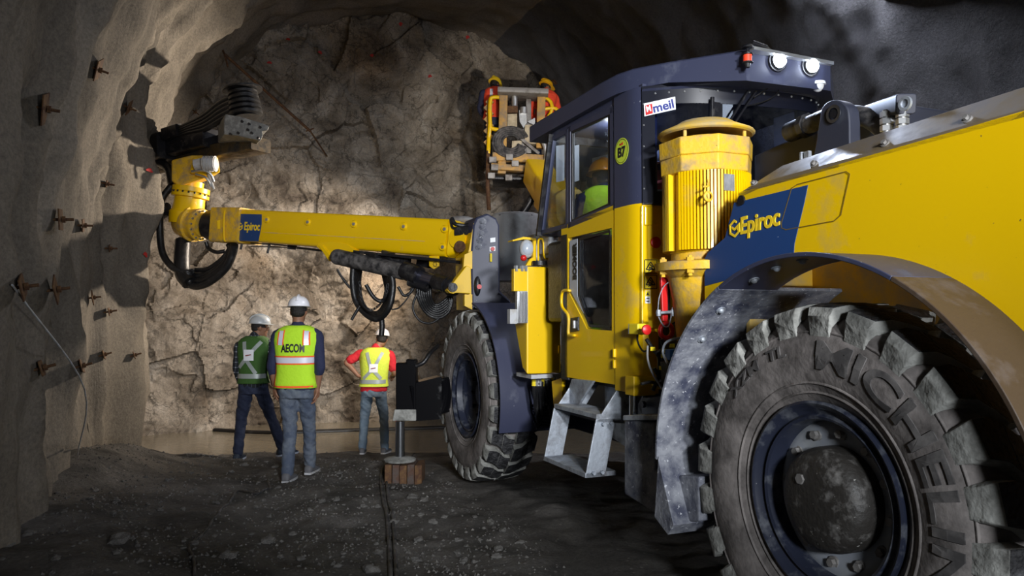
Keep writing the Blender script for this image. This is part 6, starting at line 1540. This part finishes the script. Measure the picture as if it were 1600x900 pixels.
# long steel rod leaning out of the roof
a, n = hit(351, 85); b = DY(485, 205, 12.9); a = DY(351, 85, (a.y-0.1) if a is not None else 12)
mb = MB(); mb.cyl(a, b, 0.024, seg=10); mb.cyl(a, DY(356, 104, a.y), 0.016, seg=8); mb.cyl(b-Vector((0.08, 0, 0)), b+Vector((0.06, 0, 0.05)), 0.014, seg=8)
mb.cyl(b, b+Vector((0.05, 1.4, -0.3)), 0.015, seg=8); mb.cyl(a, a+Vector((-0.4, 0.4, 0.7)), 0.015, seg=8)
tag(obj('steel_rod', mb, RUST), 'thin rusty steel rod slanting across the top left of the face', 'rod')
# red paint marks sprayed on the face and roof
PAINT = mat('red_spray_paint', (0.42, 0.02, 0.015), 0.7)
for k, (px, py) in enumerate([(421, 98), (500, 82), (582, 87), (626, 38), (730, 58), (671, 119), (352, 143), (233, 266), (226, 398), (450, 60)]):
    p, n = hit(px, py)
    if p is None: continue
    x, y = perp(n); mb = MB(); r = 0.038
    mb.prism([p+n*0.012+x*(r*(1+0.4*math.sin(3*t+k))*math.cos(t))+y*(r*0.8*(1+0.3*math.cos(2*t+k))*math.sin(t)) for t in [2*PI*q/14 for q in range(14)]], n*0.004)
    tag(obj('paint_mark', mb, PAINT, smooth=0), 'small red spray paint dot on the rock', 'paint mark', 'red paint dots on the face')

# ------------------------------------------------------------------ on the ground
def gz(px, py, it=6):
    z = 0.0
    for _ in range(it): p = GZ(px, py, z); z = floor_z(p.x, p.y)
    return Vector((p.x, p.y, z))
# timber blocks under the jack foot
c = DY(632, 733, 7.34); gzv = floor_z(c.x, c.y); top = DY(625, 722, 7.36).z
for k in range(5):
    x = c.x-0.14+k*0.072; w_ = 0.033; h_ = (top-gzv+0.03)/2
    mb = MB(); mb.box(Vector((x, c.y+0.02+0.012*(k % 2), gzv-0.03+h_)), Vector((w_, 0.004*k, 0)), Vector((0, 0.14, 0)), Z*(h_-0.004*(k % 3)))
    t = obj('timber_block', mb, WOOD if k % 2 else RUST, smooth=0, bevel=0.006)
    tag(t, 'rough brown timber block standing under the round jack foot', 'timber block', 'timber blocks under the jack')
# twin cable running toward the camera
def ground_tube(name, pts, r, m, lb, cat, grp=None, dx=0.0):
    P = catmull([gz(x+dx, y) for x, y in pts], 6); P = [Vector((p.x, p.y, floor_z(p.x, p.y)+r*0.8)) for p in P]
    mb = MB(); mb.tube(P, r, 8, False); return tag(obj(name, mb, m), lb, cat, grp)
tw = [(603, 724), (597, 735), (595, 750), (597, 775), (603, 800), (606, 830), (608, 860), (610, 899), (611, 960)]
ground_tube('hydraulic_hose', tw, 0.014, DIRTY, 'left one of the twin black hoses on the ground below the jack', 'hose', 'twin hoses on the ground')
ground_tube('hydraulic_hose', tw, 0.014, DIRTY, 'right one of the twin black hoses on the ground below the jack', 'hose', 'twin hoses on the ground', 9)
ground_tube('cable', [(418, 752), (422, 764), (408, 770), (395, 772), (372, 768), (362, 780), (340, 805), (318, 835), (296, 855), (303, 880), (303, 920)], 0.010, DIRTY, 'thin black cable winding across the dark floor at left', 'cable')
ground_tube('cable', [(640, 712), (655, 703), (672, 697), (688, 690), (700, 686)], 0.010, DIRTY, 'short black cable lying between the jack and front tyre', 'cable')
mb = MB(); P = [DY(x, y, Y) for x, y, Y in ((335, 661, 13.0), (420, 663, 12.7), (520, 660, 12.9), (610, 661, 13.1), (700, 662, 13.3))]
mb.tube([Vector((p.x, p.y, WATZ+0.01)) for p in P], 0.045, 10); tag(obj('pipe', mb, BLACK), 'long black pipe floating on the muddy water behind the people', 'pipe')
p, n = hit(20, 480)
a_, _ = hit(2, 445); b_ = gz(90, 740)
if a_ is not None:
    mb = MB(); mb.tube([a_+WV*0.05, (a_+b_)*0.5+WV*0.30, b_+WV*0.15], 0.006, 8); tag(obj('wire', mb, LGREY), 'thin pale wire hanging down the left wall to the floor', 'wire')
# loose stones
STONE = mat('loose_stone', (0.10, 0.095, 0.088), 0.85, dirt=(0.20, 0.19, 0.175), dirt_amt=0.6, scale=8, bump=0.5)
protos = []
for k in range(7):
    b = bmesh.new(); bmesh.ops.create_icosphere(b, subdivisions=2, radius=1.0)
    sx, sy, sz = random.uniform(0.8, 1.3), random.uniform(0.7, 1.1), random.uniform(0.45, 0.75)
    for v in b.verts:
        v.co *= 1+0.6*noise.noise(v.co*1.3+Vector((k*7, 0, 0))); v.co = Vector((v.co.x*sx, v.co.y*sy, max(v.co.z*sz, -0.35)))
    me = bpy.data.meshes.new('stone'); b.to_mesh(me); b.free(); me.materials.append(STONE); me.shade_flat(); protos.append(me)
random.seed(21)
def stone(p, s, lb, grp):
    o = bpy.data.objects.new('stone', random.choice(protos)); COL.objects.link(o); s2 = s*random.uniform(0.8, 1.2)
    o.location = (p.x, p.y, floor_z(p.x, p.y)+s*0.18); o.scale = (s, s2, s); o.rotation_euler = (0, 0, random.uniform(0, 6.28)); tag(o, lb, 'stone', grp)
for px, py, s, lb in ((955, 760, .0, ''), (644, 778, 0.045, 'rounded grey stone nearest the timber blocks, left of a pair'), (661, 781, 0.05, 'rounded grey stone just right of the other by the jack'), (525, 778, 0.035, 'pale stone on the floor below the walking person'), (420, 845, 0.05, 'flat grey stone left of the twin hoses'), (300, 700, 0.07, 'dark stone on the bank of the pond at left'), (766, 817, 0.035, 'angular pale stone below the front tyre'), (355, 870, 0.05, 'flat grey stone at the bottom near the thin cable'), (183, 847, 0.06, 'largest flat stone at the lower left'), (580, 893, 0.045, 'flat pale stone at the bottom left of the twin hoses')):
    if s: stone(gz(px, py), s, lb, 'larger stones on the floor')
n = 0
while n < 270:
    px, py = random.uniform(0, 1150), 900 - 215*random.random()**0.8
    if px > 850 and py > 890: continue
    p = gz(px, py)
    u, w, _ = uwz(p)
    if w > 2.1 or p.y > 10.9: continue
    stone(p, (0.006+0.022*random.random()**2.2)*(0.7+0.10*p.y), 'small grey stone lying on the dark muck floor', 'small stones scattered on the floor'); n += 1

# fine gravel that nobody could count, one object
random.seed(5); VS = []; FS = []
octa = [Vector(v) for v in ((1, 0, 0), (-0.9, 0.2, 0), (0.1, 1, 0), (0, -0.9, 0.1), (0.1, 0, 0.8), (0, 0.1, -0.6))]
of = [(0, 2, 4), (2, 1, 4), (1, 3, 4), (3, 0, 4), (2, 0, 5), (1, 2, 5), (3, 1, 5), (0, 3, 5)]
k = 0
while k < 9000:
    y = 1.9 + 9.0*random.random()**1.3; x = random.uniform(-0.62, 0.35)*y
    w = x*WV.x + y*WV.y
    if w > 2.2 or w < -1.0 or noise.noise(Vector((x*1.3, y*1.3, 4))) < random.uniform(-0.5, 0.25): continue
    s = 0.003 + 0.011*random.random()**3 + 0.0006*y; a = random.uniform(0, 6.28); ca, sa = math.cos(a)*s, math.sin(a)*s
    z = floor_z(x, y); b0 = len(VS)
    for v in octa:
        j = random.uniform(0.7, 1.3); VS.append((x+(v.x*ca-v.y*sa)*j, y+(v.x*sa+v.y*ca)*j, z+v.z*s*j))
    FS += [tuple(b0+q for q in f) for f in of]; k += 1
me = bpy.data.meshes.new('gravel'); me.from_pydata(VS, [], FS); me.materials.append(mat('pale_gravel', (0.085, 0.08, 0.073), 0.85, dirt=(0.20, 0.19, 0.175), dirt_amt=0.5, scale=3))
gr = bpy.data.objects.new('gravel', me); COL.objects.link(gr); tag(gr, 'fine grey gravel strewn over the dark muck floor', 'gravel', kind='stuff')
